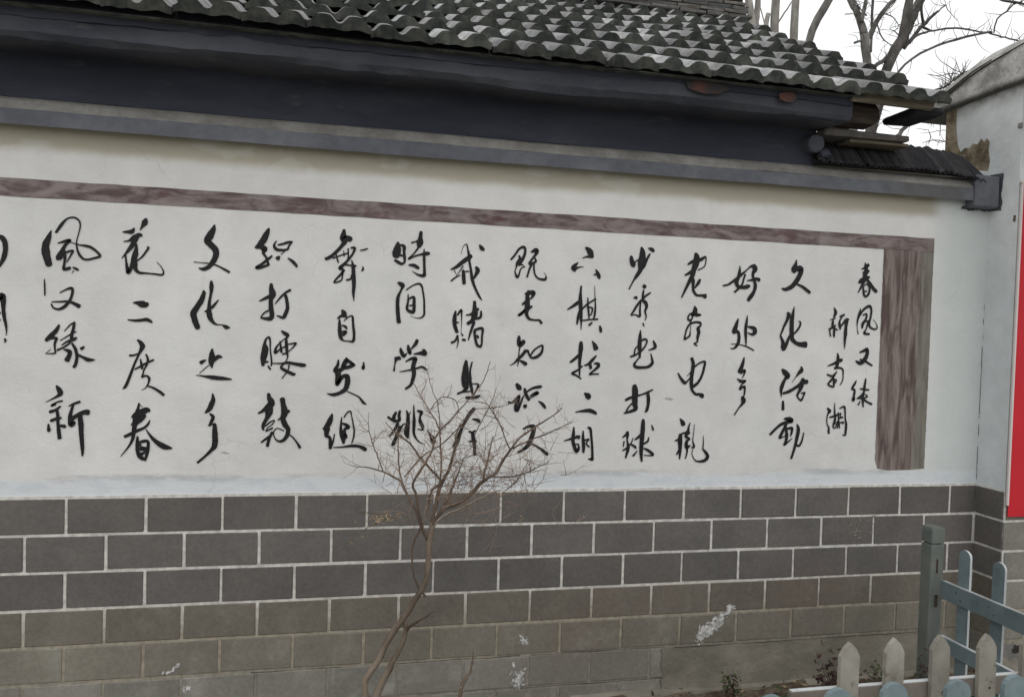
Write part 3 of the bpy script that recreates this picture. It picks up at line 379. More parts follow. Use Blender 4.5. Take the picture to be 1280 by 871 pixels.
def wood(name, a, b, sc=(1, 12, 12)):
    k = NT(name, .85, .2)
    n = k.noise(4, 6, vec=k.tc, stretch=sc)
    return k.done(k.mix(k.ramp(n, .35, .68), a, b), n, .003, .6)
M_LOG = wood('old_brown_timber', (.035, .028, .024), (.09, .07, .058), (1, 10, 10))
M_BAT = wood('grey_beige_batten', (.13, .115, .085), (.24, .21, .155), (1, 10, 10))

k = NT('cap_cement', .92, .15)
base = k.mix(k.ramp(k.noise(7, 8, rough=.7), .35, .65), (.27, .26, .24), (.56, .55, .52))
base = k.mix(k.math('MULTIPLY', k.ramp(k.noise(34, 7, rough=.75), .54, .66), .55), base, (.15, .145, .125))
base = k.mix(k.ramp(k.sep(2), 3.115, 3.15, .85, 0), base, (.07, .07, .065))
M_CAP = k.done(base, k.noise(30, 8, rough=.7), .022, 1)

k = NT('red_banner_cloth', .6, .3)
base = vary(k, (.56, .016, .028, 1), .06, k.noise(4, 4))
M_RED = k.done(base, k.noise(5, 3), .01, .3)
k = NT('banner_white_edge', .6, .3)
M_RW = k.done((.68, .62, .60, 1))

def pmat(name, a, b, wear, wc):
    k = NT(name, .6, .3)
    base = k.mix(k.ramp(k.noise(8, 6), .3, .7), a, b)
    base = k.mix(k.math('MULTIPLY', k.ramp(k.noise(22, 7, rough=.7), .56, .7), wear), base, wc)
    base = vary(k, base, .1, k.rnd)
    return k.done(base, k.noise(40, 4), .002, .5)
M_FB = pmat('blue_grey_fence_paint', (.14, .185, .20), (.2, .255, .27), .45, (.12, .125, .11))
M_FG = pmat('dusty_post_paint', (.118, .135, .122), (.175, .19, .17), .4, (.2, .2, .17))
M_FE = pmat('pale_lit_edge', (.45, .48, .48), (.55, .58, .58), .2, (.3, .3, .28))  # light caught on rail tops and picket edges, put into the colour
M_FP = pmat('cream_picket_paint', (.24, .222, .19), (.38, .36, .31), .75, (.13, .115, .085))
M_FPR = pmat('cream_rail_paint', (.16, .14, .12), (.22, .2, .17), .5, (.12, .1, .08))

k = NT('soil', .95, .1)
base = k.mix(k.ramp(k.noise(6, 8), .35, .65), (.09, .07, .05), (.19, .155, .115))
base = vary(k, base, .3, k.noise(45, 5))
M_SO = k.done(base, k.noise(20, 8), .05, 1)
k = NT('concrete_ground', .95, .1)
base = k.mix(k.ramp(k.noise(1.5, 8), .35, .65), (.2, .19, .17), (.29, .28, .25))
M_GR = k.done(base, k.noise(30, 6), .01, .6)

def bark(name, a, b):
    k = NT(name, .9, .15)
    n = k.noise(9, 6, stretch=(1, 1, .3))
    base = k.mix(k.ramp(n, .35, .68), a, b)
    return k.done(base, k.noise(40, 5), .008, .8)
M_TKP = bark('pale_bark', (.20, .19, .17), (.42, .40, .37))
M_TKM = bark('grey_bark', (.09, .085, .078), (.22, .21, .195))
M_TKD = bark('dark_bark', (.06, .056, .052), (.15, .14, .13))
M_SHS = bark('shrub_stem_bark', (.09, .07, .052), (.25, .20, .155))
M_SHB = bark('reddish_twig_bark', (.085, .062, .048), (.21, .16, .125))
M_SHT = bark('fine_twig_bark', (.15, .105, .08), (.36, .27, .205))
M_SHP = bark('pale_cut_twig', (.28, .23, .18), (.42, .36, .29))
def leaf(name, a, b):
    k = NT(name, .7, .2)
    return k.done(k.mix(k.ramp(k.noise(18, 4), .35, .65), a, b))
M_LY = leaf('withered_yellow_leaf', (.2, .14, .08), (.36, .29, .18))
M_LG = leaf('weed_leaf', (.035, .05, .018), (.085, .105, .045))
M_LD = leaf('dried_weed_leaf', (.03, .02, .018), (.075, .05, .042))
M_LR = leaf('dark_red_leaf', (.04, .014, .016), (.075, .026, .03))
k = NT('white_paint_splash', .8, .2)
M_WS = k.done(k.mix(k.ramp(k.noise(60, 5), .4, .6), (.36, .355, .34), (.68, .68, .67)))
k = NT('sooty_crack', .9, .1)
M_CR = k.done((.05, .05, .047, 1))

# ------------------------------------------------------------ mesh helpers
class MB:
    def __init__(self): self.v = []; self.f = []; self.mi = []
    def quad(self, *pts, mi=0):
        n = len(self.v); self.v += [tuple(p) for p in pts]; self.f.append(tuple(range(n, n + len(pts)))); self.mi.append(mi)
    def box(self, a, b, mi=0, j=0.0):
        n = len(self.v)
        for z in (a[2], b[2]):
            for y in (a[1], b[1]):
                for x in (a[0], b[0]):
                    self.v.append((x + random.uniform(-j, j), y + random.uniform(-j, j), z + random.uniform(-j, j)))
        for q in ((0, 2, 3, 1), (4, 5, 7, 6), (0, 1, 5, 4), (2, 6, 7, 3), (0, 4, 6, 2), (1, 3, 7, 5)):
            self.f.append(tuple(n + i for i in q)); self.mi.append(mi)
    def bbox(self, a, b, r, mi=0, j=0.0):
        """box with chamfered edges"""
        n = len(self.v); pts = {}
        idx = 0
        cx = [(a[i] + b[i]) / 2 for i in range(3)]; h = [(b[i] - a[i]) / 2 for i in range(3)]
        for sx in (-1, 1):
            for sy in (-1, 1):
                for sz in (-1, 1):
                    s = (sx, sy, sz)
                    for ax in range(3):
                        p = [cx[i] + s[i] * (h[i] if i == ax else h[i] - r) + random.uniform(-j, j) for i in range(3)]
                        pts[(s, ax)] = n + idx; self.v.append(tuple(p)); idx += 1
        def F(l):
            c = [sum(self.v[i][q] for i in l) / len(l) for q in range(3)]
            p0, p1, p2 = (Vector(self.v[i]) for i in l[:3])
            nn = (p1 - p0).cross(p2 - p0)
            if nn.dot(Vector(c) - Vector(cx)) < 0: l = l[::-1]
            self.f.append(tuple(l)); self.mi.append(mi)
        for ax in range(3):
            o = [i for i in range(3) if i != ax]
            for s in (-1, 1):
                l = []
                for (p, q) in ((-1, -1), (1, -1), (1, 1), (-1, 1)):
                    t = [0, 0, 0]; t[ax] = s; t[o[0]] = p; t[o[1]] = q; l.append(pts[(tuple(t), ax)])
                F(l)
            for p in (-1, 1):
                for q in (-1, 1):
                    def K(s, a2):
                        t = [0, 0, 0]; t[ax] = s; t[o[0]] = p; t[o[1]] = q; return pts[(tuple(t), a2)]
                    F([K(-1, o[0]), K(1, o[0]), K(1, o[1]), K(-1, o[1])])
        for sx in (-1, 1):
            for sy in (-1, 1):
                for sz in (-1, 1):
                    F([pts[((sx, sy, sz), i)] for i in range(3)])
    def tube(self, pts, sides=6, mi=0, wob=0.0):
        """pts: list of (Vector, radius)"""
        rings = []
        ref = None
        for i, (p, r) in enumerate(pts):
            a = pts[max(0, i - 1)][0]; b = pts[min(len(pts) - 1, i + 1)][0]
            t = (b - a)
            if t.length < 1e-9: t = Vector((0, 0, 1))
            t.normalize()
            if ref is None:
                ref = Vector((0, 1, 0)) if abs(t.y) < .9 else Vector((1, 0, 0))
            u = (ref - t * ref.dot(t)).normalized(); v = t.cross(u); ref = u
            n = len(self.v)
            for s in range(sides):
                an = 2 * math.pi * s / sides; rr = r * (1 + random.uniform(-wob, wob))
                self.v.append(tuple(p + (u * math.cos(an) + v * math.sin(an)) * rr))
            rings.append(n)
        for a, b in zip(rings, rings[1:]):
            for s in range(sides):
                s2 = (s + 1) % sides
                self.f.append((a + s, a + s2, b + s2, b + s)); self.mi.append(mi)
        self.f.append(tuple(rings[0] + s for s in reversed(range(sides)))); self.mi.append(mi)
        self.f.append(tuple(rings[-1] + s for s in range(sides))); self.mi.append(mi)
    def extrude_y(self, prof, y0, y1, mi=0):
        """closed xz profile extruded along y"""
        n = len(self.v); m = len(prof)
        for y in (y0, y1):
            for x, z in prof: self.v.append((x, y, z))
        self.f.append(tuple(n + i for i in range(m))); self.mi.append(mi)
        self.f.append(tuple(n + m + i for i in reversed(range(m)))); self.mi.append(mi)
        for i in range(m):
            j = (i + 1) % m
            self.f.append((n + j, n + i, n + m + i, n + m + j)); self.mi.append(mi)
    def extrude_x(self, prof, x0, x1, mi=0, seg=1, jit=0.0):
        """closed yz profile extruded along x with optional wobble"""
        m = len(prof); rings = []
        for s in range(seg + 1):
            x = x0 + (x1 - x0) * s / seg; n = len(self.v); rings.append(n)
            for i_, (y, z) in enumerate(prof):
                d = mnoise.noise(Vector((x * 1.7, i_ * 5.3 + prof[0][1] * 31, 0))) * jit * 2.6 + mnoise.noise(Vector((x * 9, i_ * 3.1, 4))) * jit * .9
                e = mnoise.noise(Vector((x * 1.5, i_ * 4.7 + 50, prof[0][1] * 17))) * jit * 2.6 + mnoise.noise(Vector((x * 11, i_ * 2.1, 9))) * jit * .9
                self.v.append((x, y + (d if y < -.001 else 0), z + e))
        self.f.append(tuple(rings[0] + i for i in range(m))); self.mi.append(mi)
        self.f.append(tuple(rings[-1] + i for i in reversed(range(m)))); self.mi.append(mi)
        for a, b in zip(rings, rings[1:]):
            for i in range(m):
                j = (i + 1) % m
                self.f.append((a + j, a + i, b + i, b + j)); self.mi.append(mi)
    def mesh(self, name, mats, smooth=False):
        me = bpy.data.meshes.new(name); me.from_pydata(self.v, [], self.f)
        for m in (mats if isinstance(mats, (list, tuple)) else [mats]): me.materials.append(m)
        me.polygons.foreach_set('material_index', self.mi)
        me.polygons.foreach_set('use_smooth', [smooth] * len(self.f))
        me.update(); return me
    def build(self, name, mats, parent=None, smooth=False, **kw):
        return place(self.mesh(name, mats, smooth), name, parent, **kw)

def place(me, name, parent=None, loc=(0, 0, 0), rot=(0, 0, 0), label=None, kind=None):
    o = bpy.data.objects.new(name, me); S.collection.objects.link(o)
    base = Vector((0, 0, 0))
    if parent is not None:
        o.parent = parent
        q = parent
        while q is not None: base = base + Vector(q.location); q = q.parent
    o.location = Vector(loc) - base; o.rotation_euler = rot
    if label: o['label'] = label
    if kind: o['kind'] = kind
    return o

def thing(name, label, cat, loc=(0, 0, 0), group=None):
    o = bpy.data.objects.new(name, None); S.collection.objects.link(o)
    o.empty_display_size = .1
    o.location = loc; o['label'] = label; o['category'] = cat
    if group: o['group'] = group
    return o

def lerp(a, b, t): return a + (b - a) * t
def catmull(pts, step):
    """pts tuples of any length; returns resampled smooth list"""
    if len(pts) == 1: return pts
    out = []
    P = [pts[0]] + list(pts) + [pts[-1]]
    for i in range(1, len(P) - 2):
        p0, p1, p2, p3 = P[i - 1], P[i], P[i + 1], P[i + 2]
        d = math.dist(p1[:3] if len(p1) > 3 else p1[:2], p2[:3] if len(p2) > 3 else p2[:2])
        n = max(1, int(d / step))
        for s in range(n):
            t = s / n
            out.append(tuple(.5 * (2 * b + (c - a) * t + (2 * a - 5 * b + 4 * c - e) * t * t + (3 * b - a - 3 * c + e) * t ** 3)
                             for a, b, c, e in zip(p0, p1, p2, p3)))
    out.append(pts[-1]); return out

# ------------------------------------------------------------ ground
g = MB(); g.quad((-400, -400, -.085), (400, -400, -.085), (400, 900, -.085), (-400, 900, -.085))
g.build('ground', M_GR, kind='structure')
g = MB(); nx, ny = 60, 24
for j in range(ny + 1):
    for i in range(nx + 1):
        g.v.append((-1.8 + 6.0 * i / nx, -1.95 + 1.94 * j / ny, -.06 + random.uniform(-.012, .018)))
for j in range(ny):
    for i in range(nx):
        n = j * (nx + 1) + i; g.f.append((n, n + 1, n + nx + 2, n + nx + 1)); g.mi.append(0)
g.build('soil_bed', M_SO, kind='structure', smooth=True)

# ------------------------------------------------------------ house
CX = 3.534
house = thing('village_house', 'white village house with black brush calligraphy, grey painted bricks below and wavy cement roof tiles', 'house', (0.9, 1.8, -.085))
# wall core
wl = MB()
wl.box((-2.6, .001, -.09), (2.42, .30, 2.94)); wl.box((2.42, .0012, -.09), (CX, .26, 2.70))
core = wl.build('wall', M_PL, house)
wl = MB(); wl.box((-2.6, .3, -.09), (-2.3, 3.7, 3.0)); wl.box((2.12, .3, -.09), (2.42, 3.7, 3.0)); wl.box((-2.3, 3.4, -.09), (2.12, 3.7, 3.0))
wl.v += [(2.42, .3, 3.0), (2.42, 3.7, 3.0), (2.42, 2.0, 4.0), (2.25, .3, 3.0), (2.25, 3.7, 3.0), (2.25, 2.0, 4.0)]
n = len(wl.v) - 6; wl.f += [(n, n + 1, n + 2), (n + 3, n + 5, n + 4), (n, n + 2, n + 5, n + 3), (n + 1, n + 4, n + 5, n + 2)]; wl.mi += [0] * 4
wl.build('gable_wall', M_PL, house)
# mortar backing and bricks
zt = .9717
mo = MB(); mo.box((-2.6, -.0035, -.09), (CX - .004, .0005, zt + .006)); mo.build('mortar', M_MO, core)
BW, BH, JT = .3164, .16, .0135
def brick_mesh(w, h=BH - JT):
    b = MB(); b.bbox((-w / 2, -.0085, -h / 2), (w / 2, .012, h / 2), .003, j=.0011); return b
meshes = {m.name: [brick_mesh(BW - JT).mesh('brick', m) for _ in range(3)] for m in (M_B1, M_B2, M_B3, M_B4)}
X0 = -1.0688
for row in range(7):
    zc = zt - BH * row - BH / 2
    mat = M_B1 if row < 3 else (M_B2 if row == 3 else (M_B4 if row == 4 else M_B3))
    for kx in range(-6, 16):
        xa = X0 + BW * kx + (BW / 2 if row % 2 else 0); xb = xa + BW
        if xb < -2.62: continue
        if row >= 5 and xa > 1.72: continue
        c = (xa + xb) / 2 + random.uniform(-.0015, .0015)
        jz = random.uniform(-.0012, .0012) * (1 if row < 4 else 2.2); ry = random.uniform(-.0025, .0025)
        if xa < -2.6:
            ww = xb - JT / 2 + 2.6
            if ww > .03: brick_mesh(ww).build('brick', mat, core, loc=(-2.6 + ww / 2, 0, zc + jz))
            continue
        if xb > CX - .004:
            ww = (CX - .004) - (xa + JT / 2)
            if ww < .02: continue
            brick_mesh(ww).build('brick', mat, core, loc=(xa + JT / 2 + ww / 2, 0, zc + jz))
            continue
        place(random.choice(meshes[mat.name]), 'brick', core, loc=(c, random.uniform(-.0012, .0008), zc + jz), rot=(0, ry, 0))
# cement skim at the lower right of the wall with an uneven edge
cs = MB(); n = 46; top = []
for i in range(n + 1):
    x = 1.70 + (CX - .01 - 1.70) * i / n
    top.append((x + (random.uniform(-.02, .02) if i == 0 else 0), .171 - .004 + random.uniform(-.003, .003)))
nv = 8
grid = []
for i, (x, zz) in enumerate(top):
    for j in range(nv + 1):
        cs.v.append((x + (random.uniform(-.01, .01) if i == 0 else 0), -.012 - random.uniform(0, .006), lerp(-.09, zz, j / nv)))
for i in range(n):
    for j in range(nv):
        a = i * (nv + 1) + j; cs.f.append((a, a + nv + 1, a + nv + 2, a + 1)); cs.mi.append(0)
cs.build('cement_skim', M_CS, core, smooth=True)
cs = MB(); cs.extrude_x([(-.06, -.09), (-.055, -.052), (-.01, -.045), (0, -.09)], 1.2, CX - .02, seg=24, jit=.004)
cs.build('plinth_ledge', M_CS, core)
# open crack under the fifth course and along the sixth
def crackline(x0, x1, z, w_, name='crack'):
    m = MB(); n_ = int((x1 - x0) / .012)
    for i in range(n_ + 1):
        x = lerp(x0, x1, i / n_); a = mnoise.noise(Vector((x * 6, z * 9, 0))) * .003 + mnoise.noise(Vector((x * 40, z * 9, 3))) * .001
        h = max(.0004, w_ * (.55 + 1.1 * mnoise.noise(Vector((x * 3.1, z * 7, 8)))))
        m.v += [(x, -.0195, z + a + h), (x, -.0195, z + a - h)]
    for i in range(n_):
        q = 2 * i; m.f.append((q, q + 1, q + 3, q + 2)); m.mi.append(0)
    m.build(name, M_CR, core)
crackline(1.75, 3.30, .1685, .0022)
for a_, b_, zc_ in ((.35, .95, .1705), (1.0, 1.7, .1705), (.95, 1.69, .0115), (-.3, .1, .1705)):
    m = MB(); n_ = 40
    for i in range(n_ + 1):
        x = lerp(a_, b_, i / n_); q = mnoise.noise(Vector((x * 7, zc_ * 30, 1))) * .003; h = max(.0003, .0018 * (.6 + mnoise.noise(Vector((x * 5, 2, 2)))))
        m.v += [(x, -.0098, zc_ + q + h), (x, -.0098, zc_ + q - h)]
    for i in range(n_):
        q = 2 * i; m.f.append((q, q + 1, q + 3, q + 2)); m.mi.append(0)
    m.build('crack', M_CR, core)
# white paint splashes
def splash(pts, n, spread, parent, y=-.0105, size=.008, mat=None):
    s = MB()
    for _ in range(n):
        t = random.random() * (len(pts) - 1); i = int(t); f = t - i
        x = lerp(pts[i][0], pts[i + 1][0], f) + random.gauss(0, spread); z = lerp(pts[i][1], pts[i + 1][1], f) + random.gauss(0, spread)
        r = random.uniform(.15, 1) ** 2.4 * size * 1.25; m = random.randint(5, 7); a0 = random.random() * 6
        el = random.uniform(.2, .55); an = math.atan2(pts[-1][1] - pts[0][1], pts[-1][0] - pts[0][0]) + random.gauss(0, .5)
        P = []
        for q in range(m):
            a = a0 + 2 * math.pi * q / m; rr = r * random.uniform(.7, 1.3)
            u, v = rr * math.cos(a), rr * math.sin(a) * el
            P.append((x + u * math.cos(an) - v * math.sin(an), y - random.uniform(0, .0006), z + u * math.sin(an) + v * math.cos(an)))
        s.quad(*P)
    return s.build('paint_splash', mat or M_WS, parent, label=None)
splash([(1.885, .19), (1.93, .25), (1.97, .25), (2.0, .3), (2.065, .355)], 330, .012, core, size=.014)
splash([(1.90, .21), (1.94, .26)], 90, .018, core, size=.015)
splash([(.965, .25), (.97, .235)], 60, .012, core, size=.010)
splash([(.94, .1), (.95, .06), (.94, .02)], 120, .014, core, size=.013)
splash([(-.66, .185), (-.60, .23)], 26, .004, core, size=.01)
splash([(-.575, .10), (-.56, .13)], 26, .006, core, size=.011)
splash([(2.70, .76), (2.76, .70), (2.84, .77)], 50, .03, core, size=.010, mat=M_CS)
# painted brown border
fb = MB(); n = 60
def band(x0, z0t, z0b, x1, z1t, z1b, name, mat, vert=False):
    m = MB()
    for i in range(n + 1):
        t = i / n; x = lerp(x0, x1, t)
        m.v.append((x, -.0012, lerp(z0t, z1t, t) + random.uniform(-.0015, .0015)))
        m.v.append((x, -.0012, lerp(z0b, z1b, t) + random.uniform(-.0015, .0015)))
    for i in range(n):
        a = 2 * i; m.f.append((a, a + 1, a + 3, a + 2)); m.mi.append(0)
    m.build(name, mat, core)
band(-2.4, 2.312, 2.236, 3.193, 2.312, 2.24, 'painted_border', M_FH)
m = MB(); nn = 50
for i in range(nn + 1):
    t = i / nn; z = lerp(2.2405, 1.058, t)
    rx = -.012 if i >= nn - 1 else 0
    e = random.uniform(-.0014, .0014)
    m.v.append((2.882 + e - rx + (.006 if i == nn else 0), -.0012, z + (.006 if i == nn else 0))); m.v.append((2.96, -.0012, z - (.004 if i == nn else 0)))
    m.v.append((3.09, -.0012, z - (.003 if i == nn else 0)))
    m.v.append((3.192 + random.uniform(-.0014, .0014), -.0012, z + (.004 if i == nn else 0)))
for i in range(nn):
    for j in range(3):
        a = 4 * i + j; m.f.append((a, a + 4, a + 5, a + 1)); m.mi.append(0)
m.build('painted_border', M_FV, core)

# calligraphy
NAMES = {}
def glyph(name, spec, idx):
    m = MB(); layer = 0
    for st in spec.split(';'):
        pts = [tuple(float(v) for v in s.split()) for s in st.split(',')]
        pts = [(a / 1000, b / 1000, c / 1000) for a, b, c in pts]
        faint = max(p[2] for p in pts) < .0035
        L = catmull(pts, .0035) if len(pts) > 1 else pts
        y = -.0022 - layer * .00006; layer += 1
        cols = []
        off = 0; off2 = 0
        for i, (x, z, w_) in enumerate(L):
            a = L[max(0, i - 1)]; b = L[min(len(L) - 1, i + 1)]
            dx, dz = b[0] - a[0], b[1] - a[1]; d = math.hypot(dx, dz) or 1
            nx_, nz_ = -dz / d, dx / d
            off = off * .6 + random.uniform(-1, 1) * .05; off2 = off2 * .6 + random.uniform(-1, 1) * .05
            h = max(w_ * .58 + .0003, .0009)
            cols.append(((x + nx_ * h * (1 + off), y, z + nz_ * h * (1 + off)), (x - nx_ * h * (1 + off2), y, z - nz_ * h * (1 + off2)), (dx / d, dz / d), h, (x, z)))
        n0 = len(m.v)
        for c in cols: m.v += [c[0], c[1]]
        for i in range(len(cols) - 1):
            a = n0 + 2 * i; m.f.append((a, a + 1, a + 3, a + 2)); m.mi.append(0)
        for c, s in ((cols[0], -1), (cols[-1], 1)):      # soft brush tips
            tx, tz = c[2]; h = c[3]; P = [c[0]]
            for kq in range(1, 5):
                an = math.pi * kq / 5
                q = math.cos(an) ; e = math.sin(an) * .62 * random.uniform(.8, 1.15)
                nxv, nzv = -tz, tx
                P.append((c[4][0] + nxv * h * q + s * tx * h * e, y, c[4][1] + nzv * h * q + s * tz * h * e))
            P.append(c[1]); m.quad(*P)
    return m.build('brush_character', [M_INK], core, label='black brush-written character, ' + name)
CN = dict(spring='春', wind='风', again='又', new='新', south='南', green='绿', lake='湖', good='好', culture='文', change='化', place='处', many='多', lively='活', movement='动', few='少', year='年', book='书', hit='打', ball='球', old='老', electric='电', watch='视', already='既', know='知', recognise='识', six='下', chess='棋', pull='拉', two='二', moustache='胡', time='时', space='间', give_up='戒', gamble='赌', learn='学', jump='跳', gold_first='业', gold_second='余', weave='织', dance='舞', waist='腰', drum='鼓', self='自', send='发', group='组', flower='花', degree='度', of='之', village='乡')
for gi, ln in enumerate(GLYPHS.strip().split('\n')):
    nm, spec = ln.split('|')
    glyph(CN.get(nm, 'partly cut off at the left edge'), spec, gi)
# faint ink marks left by the brush on the plaster
def smear(x0, z0, x1, z1, h):
    m = MB(); c = 10
    for i in range(c + 1):
        t = i / c; hh = h * math.sin(math.pi * min(1, t * .9 + .08)) * random.uniform(.6, 1.2)
        m.v += [(lerp(x0, x1, t), -.0016, lerp(z0, z1, t) + hh), (lerp(x0, x1, t), -.0016, lerp(z0, z1, t) - hh)]
    for i in range(c):
        a = 2 * i; m.f.append((a, a + 1, a + 3, a + 2)); m.mi.append(0)
    m.build('ink_smudge', M_INK3, core)
smear(1.657, 1.428, 1.706, 1.423, .004)
smear(-.45, 1.165, -.41, 1.158, .003)

# cornice, ledge, eave
R = 'x'
co = MB(); co.extrude_x([(-.062, 2.522), (-.062, 2.586), (.0, 2.592), (.0, 2.541)], -2.6, 3.39, seg=140, jit=.0016); co.build('cornice', M_CO, core)
co = MB(); co.bbox((3.375, -.075, 2.488), (CX - .003, .0, 2.66), .008, j=.002); co.build('cornice_end_block', M_CO, core)
co = MB(); co.extrude_x([(-.058, 2.5865), (-.056, 2.594), (-.03, 2.63), (.0, 2.65), (.0, 2.5885)], -2.6, 3.3735, seg=140, jit=.0025); co.build('cement_ledge', M_LE, core)
co = MB(); co.box((-2.6, -.012, 2.645), (2.44, .0005, 2.86), j=0); co.build('upper_wall_paint', M_SL, core)
ev = MB(); ev.extrude_x([(-.245, 2.822), (-.266, 2.845), (-.268, 2.925), (-.24, 2.95), (.0, 2.95), (.0, 2.835)], -2.6, 2.47, seg=140, jit=.0062)
eave = ev.build('eave_beam', M_SF, house)
ev = MB(); ev.extrude_x([(-.272, 2.895), (-.286, 2.94), (-.25, 2.985), (-.2, 2.94), (-.25, 2.89)], -2.6, 2.46, seg=140, jit=.005)
fas = ev.build('fascia', M_SL, house)
for xa, xb, za, zb in ((1.56, 1.80, 2.868, 2.925), (2.05, 2.15, 2.862, 2.92)):
    m = MB(); c = 12; P = []
    for q in range(c):
        a = 2 * math.pi * q / c; P.append(((xa + xb) / 2 + (xb - xa) / 2 * math.cos(a) * random.uniform(.8, 1.1), -.2925, (za + zb) / 2 + (zb - za) / 2 * math.sin(a) * random.uniform(.8, 1.15)))
    m.quad(*P); m.build('exposed_brick', M_RB, fas)
# slate paint smeared past the end block, and its ragged lower edge
m = MB(); P = [(-.001, 2.48)]
for q in range(14): P.append((-.078 - random.uniform(.004, .016), 2.475 + .2 * q / 13))
P.append((-.001, 2.68)); m.quad(*[(CX - .0025, a, b) for a, b in P]); m.build('paint_smear', M_SF, core)
m = MB(); P = [(3.36, 2.50)]
for q in range(16): P.append((3.35 + .18 * q / 15, 2.486 - random.uniform(.0, .012)))
P.append((3.53, 2.50)); m.quad(*[(a, -.0026, b) for a, b in P]); m.build('paint_smear', M_SF, core)
# timber and slab ends under the open eave
m = MB(); m.bbox((2.43, -.19, 2.84), (2.70, -.04, 2.95), .03, j=.004); m.build('eave_purlin', M_LOG, house)
m = MB(); m.extrude_x([(-.30, 2.905), (-.305, 2.945), (-.28, 2.955), (-.27, 2.905)], 2.44, 2.90, seg=8, jit=.003); m.build('batten', M_BAT, house)
m = MB(); m.tube([(Vector((2.40, -.082, 2.742)), .036), (Vector((2.40, -.078, 2.742)), .046), (Vector((2.40, 0.0, 2.75)), .047)], 14, wob=.06); m.build('round_purlin_end', M_SF, house)
m = MB(); m.tube([(Vector((2.43, -.07, 2.69)), .018), (Vector((2.46, -.07, 2.70)), .024), (Vector((2.5, -.04, 2.70)), .014)], 7, wob=.1); m.build('rubble_lump', M_SL, house)
m = MB(); m.bbox((2.50, -.06, 2.825), (2.60, .0, 2.857), .006, j=.003); m.build('mortar_pad', M_LE, house)
m = MB(); m.bbox((2.44, -.10, 2.79), (2.93, .06, 2.822), .006, j=.003); m.build('coping_slab', M_RT, house)
m = MB(); m.bbox((2.60, -.07, 2.772), (2.95, .05, 2.7885), .004, j=.003); m.build('coping_slab', M_BAT, house)
m = MB(); m.bbox((2.83, -.26, 2.895), (3.00, .0, 2.925), .01, j=.006); m.build('broken_tile', M_DT, house, rot=(0, 0, 0))
# coping of thin dark tiles set on edge down the low wall top
cop = MB(); cop.extrude_x([(-.06, 2.655), (.10, 2.80), (.24, 2.82), (.24, 2.65)], 2.42, 3.44, seg=10, jit=.004)
coping = cop.build('low_wall_coping', M_DT, house)
def coping_tile():
    m = MB(); c = 5; w_ = .036
    for (yy, zz) in ((-.082, 2.652), (.0, 2.735), (.085, 2.803), (.13, 2.83)):
        for s in (0, 1):
            for i in range(c + 1):
                t = i / c; m.v.append((w_ * (t - .5), yy, zz - 2.7 + .014 * math.sin(math.pi * t) - s * .006))
    W = 2 * (c + 1)
    for r_ in range(3):
        for i in range(c):
            a = r_ * W + i; m.f.append((a, a + 1, a + W + 1, a + W)); m.mi.append(0)
            b = a + c + 1; m.f.append((b, b + W, b + W + 1, b + 1)); m.mi.append(0)
    for i in range(c):
        m.f.append((i, i + c + 1, i + c + 2, i + 1)); m.mi.append(0)
    return m.mesh('coping_tile', M_DT)
ct = [coping_tile() for _ in range(2)]
xx = 2.44
while xx < 3.44:
    zz = -.0 - max(0, xx - 3.2) * .12
    place(random.choice(ct), 'coping_tile', coping, loc=(xx, random.uniform(-.004, .004), 2.7 + zz + random.uniform(-.005, .004)), rot=(0, random.uniform(.08, .3), random.uniform(-.03, .03)))
    xx += random.uniform(.020, .028)

# roof tiles
PITCH = .128; TW = 2 * PITCH; RS = .535; SL = math.atan(RS); RUN = .288; LEN = .39
def wave(u): 
    return .019 * (math.tanh(1.5 * (math.cos(2 * math.pi * u) + .5)) / math.tanh(1.5 * 1.2))
def tile_mesh():
    m = MB(); c = 20; th = .021
    ey = [random.uniform(-.005, .005) for _ in range(c + 1)]
    if random.random() < .4:
        q = random.randint(2, c - 2)
        for d in (-1, 0, 1): ey[q + d] += .018
    for (s, fr) in ((0, 0), (0, .5), (0, 1)):
        pass
    rows = [0, LEN * .5, LEN]
    for y in rows:
        for lay in (0, 1):
            for i in range(c + 1):
                u = i / c * 2
                yy = y + (ey[i] if y == 0 else 0)
                zz = wave(u + .5) if lay == 0 else (-.036 + .14 * wave(u + .5) + (.003 * math.sin(u * 9) if y == 0 else 0))
                m.v.append((u * PITCH - PITCH + .001, yy, zz))
    W = 2 * (c + 1)
    for r_ in range(2):
        for i in range(c):
            a = r_ * W + i; m.f.append((a, a + 1, a + W + 1, a + W)); m.mi.append(0)
            b = a + c + 1; m.f.append((b, b + W, b + W + 1, b + 1)); m.mi.append(1)
        for e in (0, c):
            a = r_ * W + e; m.f.append((a, a + c + 1, a + c + 1 + W, a + W) if e else (a, a + W, a + c + 1 + W, a + c + 1)); m.mi.append(1)
    for i in range(c):
        m.f.append((i, i + c + 1, i + c + 2, i + 1)); m.mi.append(1)
    me = m.mesh('roof_tile', [M_T1, M_T2]); 
    for p_ in me.polygons: p_.use_smooth = (p_.material_index == 0)
    return me
tm = [tile_mesh() for _ in range(6)]
rf = MB()
ZR = 2.945
def rz(y): return ZR + (y + .35) * RS
rf.extrude_x([(-.33, rz(-.33) - .035), (1.86, rz(1.86) - .035), (1.86, rz(1.86) - .075), (-.25, rz(-.25) - .075)], -2.6, 2.50, seg=1)
rf.extrude_x([(1.861, rz(1.86) - .035), (4.05, rz(-.33) - .035), (4.0, rz(-.33) - .075), (1.861, rz(1.86) - .075)], -2.6, 2.50, seg=1)
roof = rf.build('roof', M_T2, house)
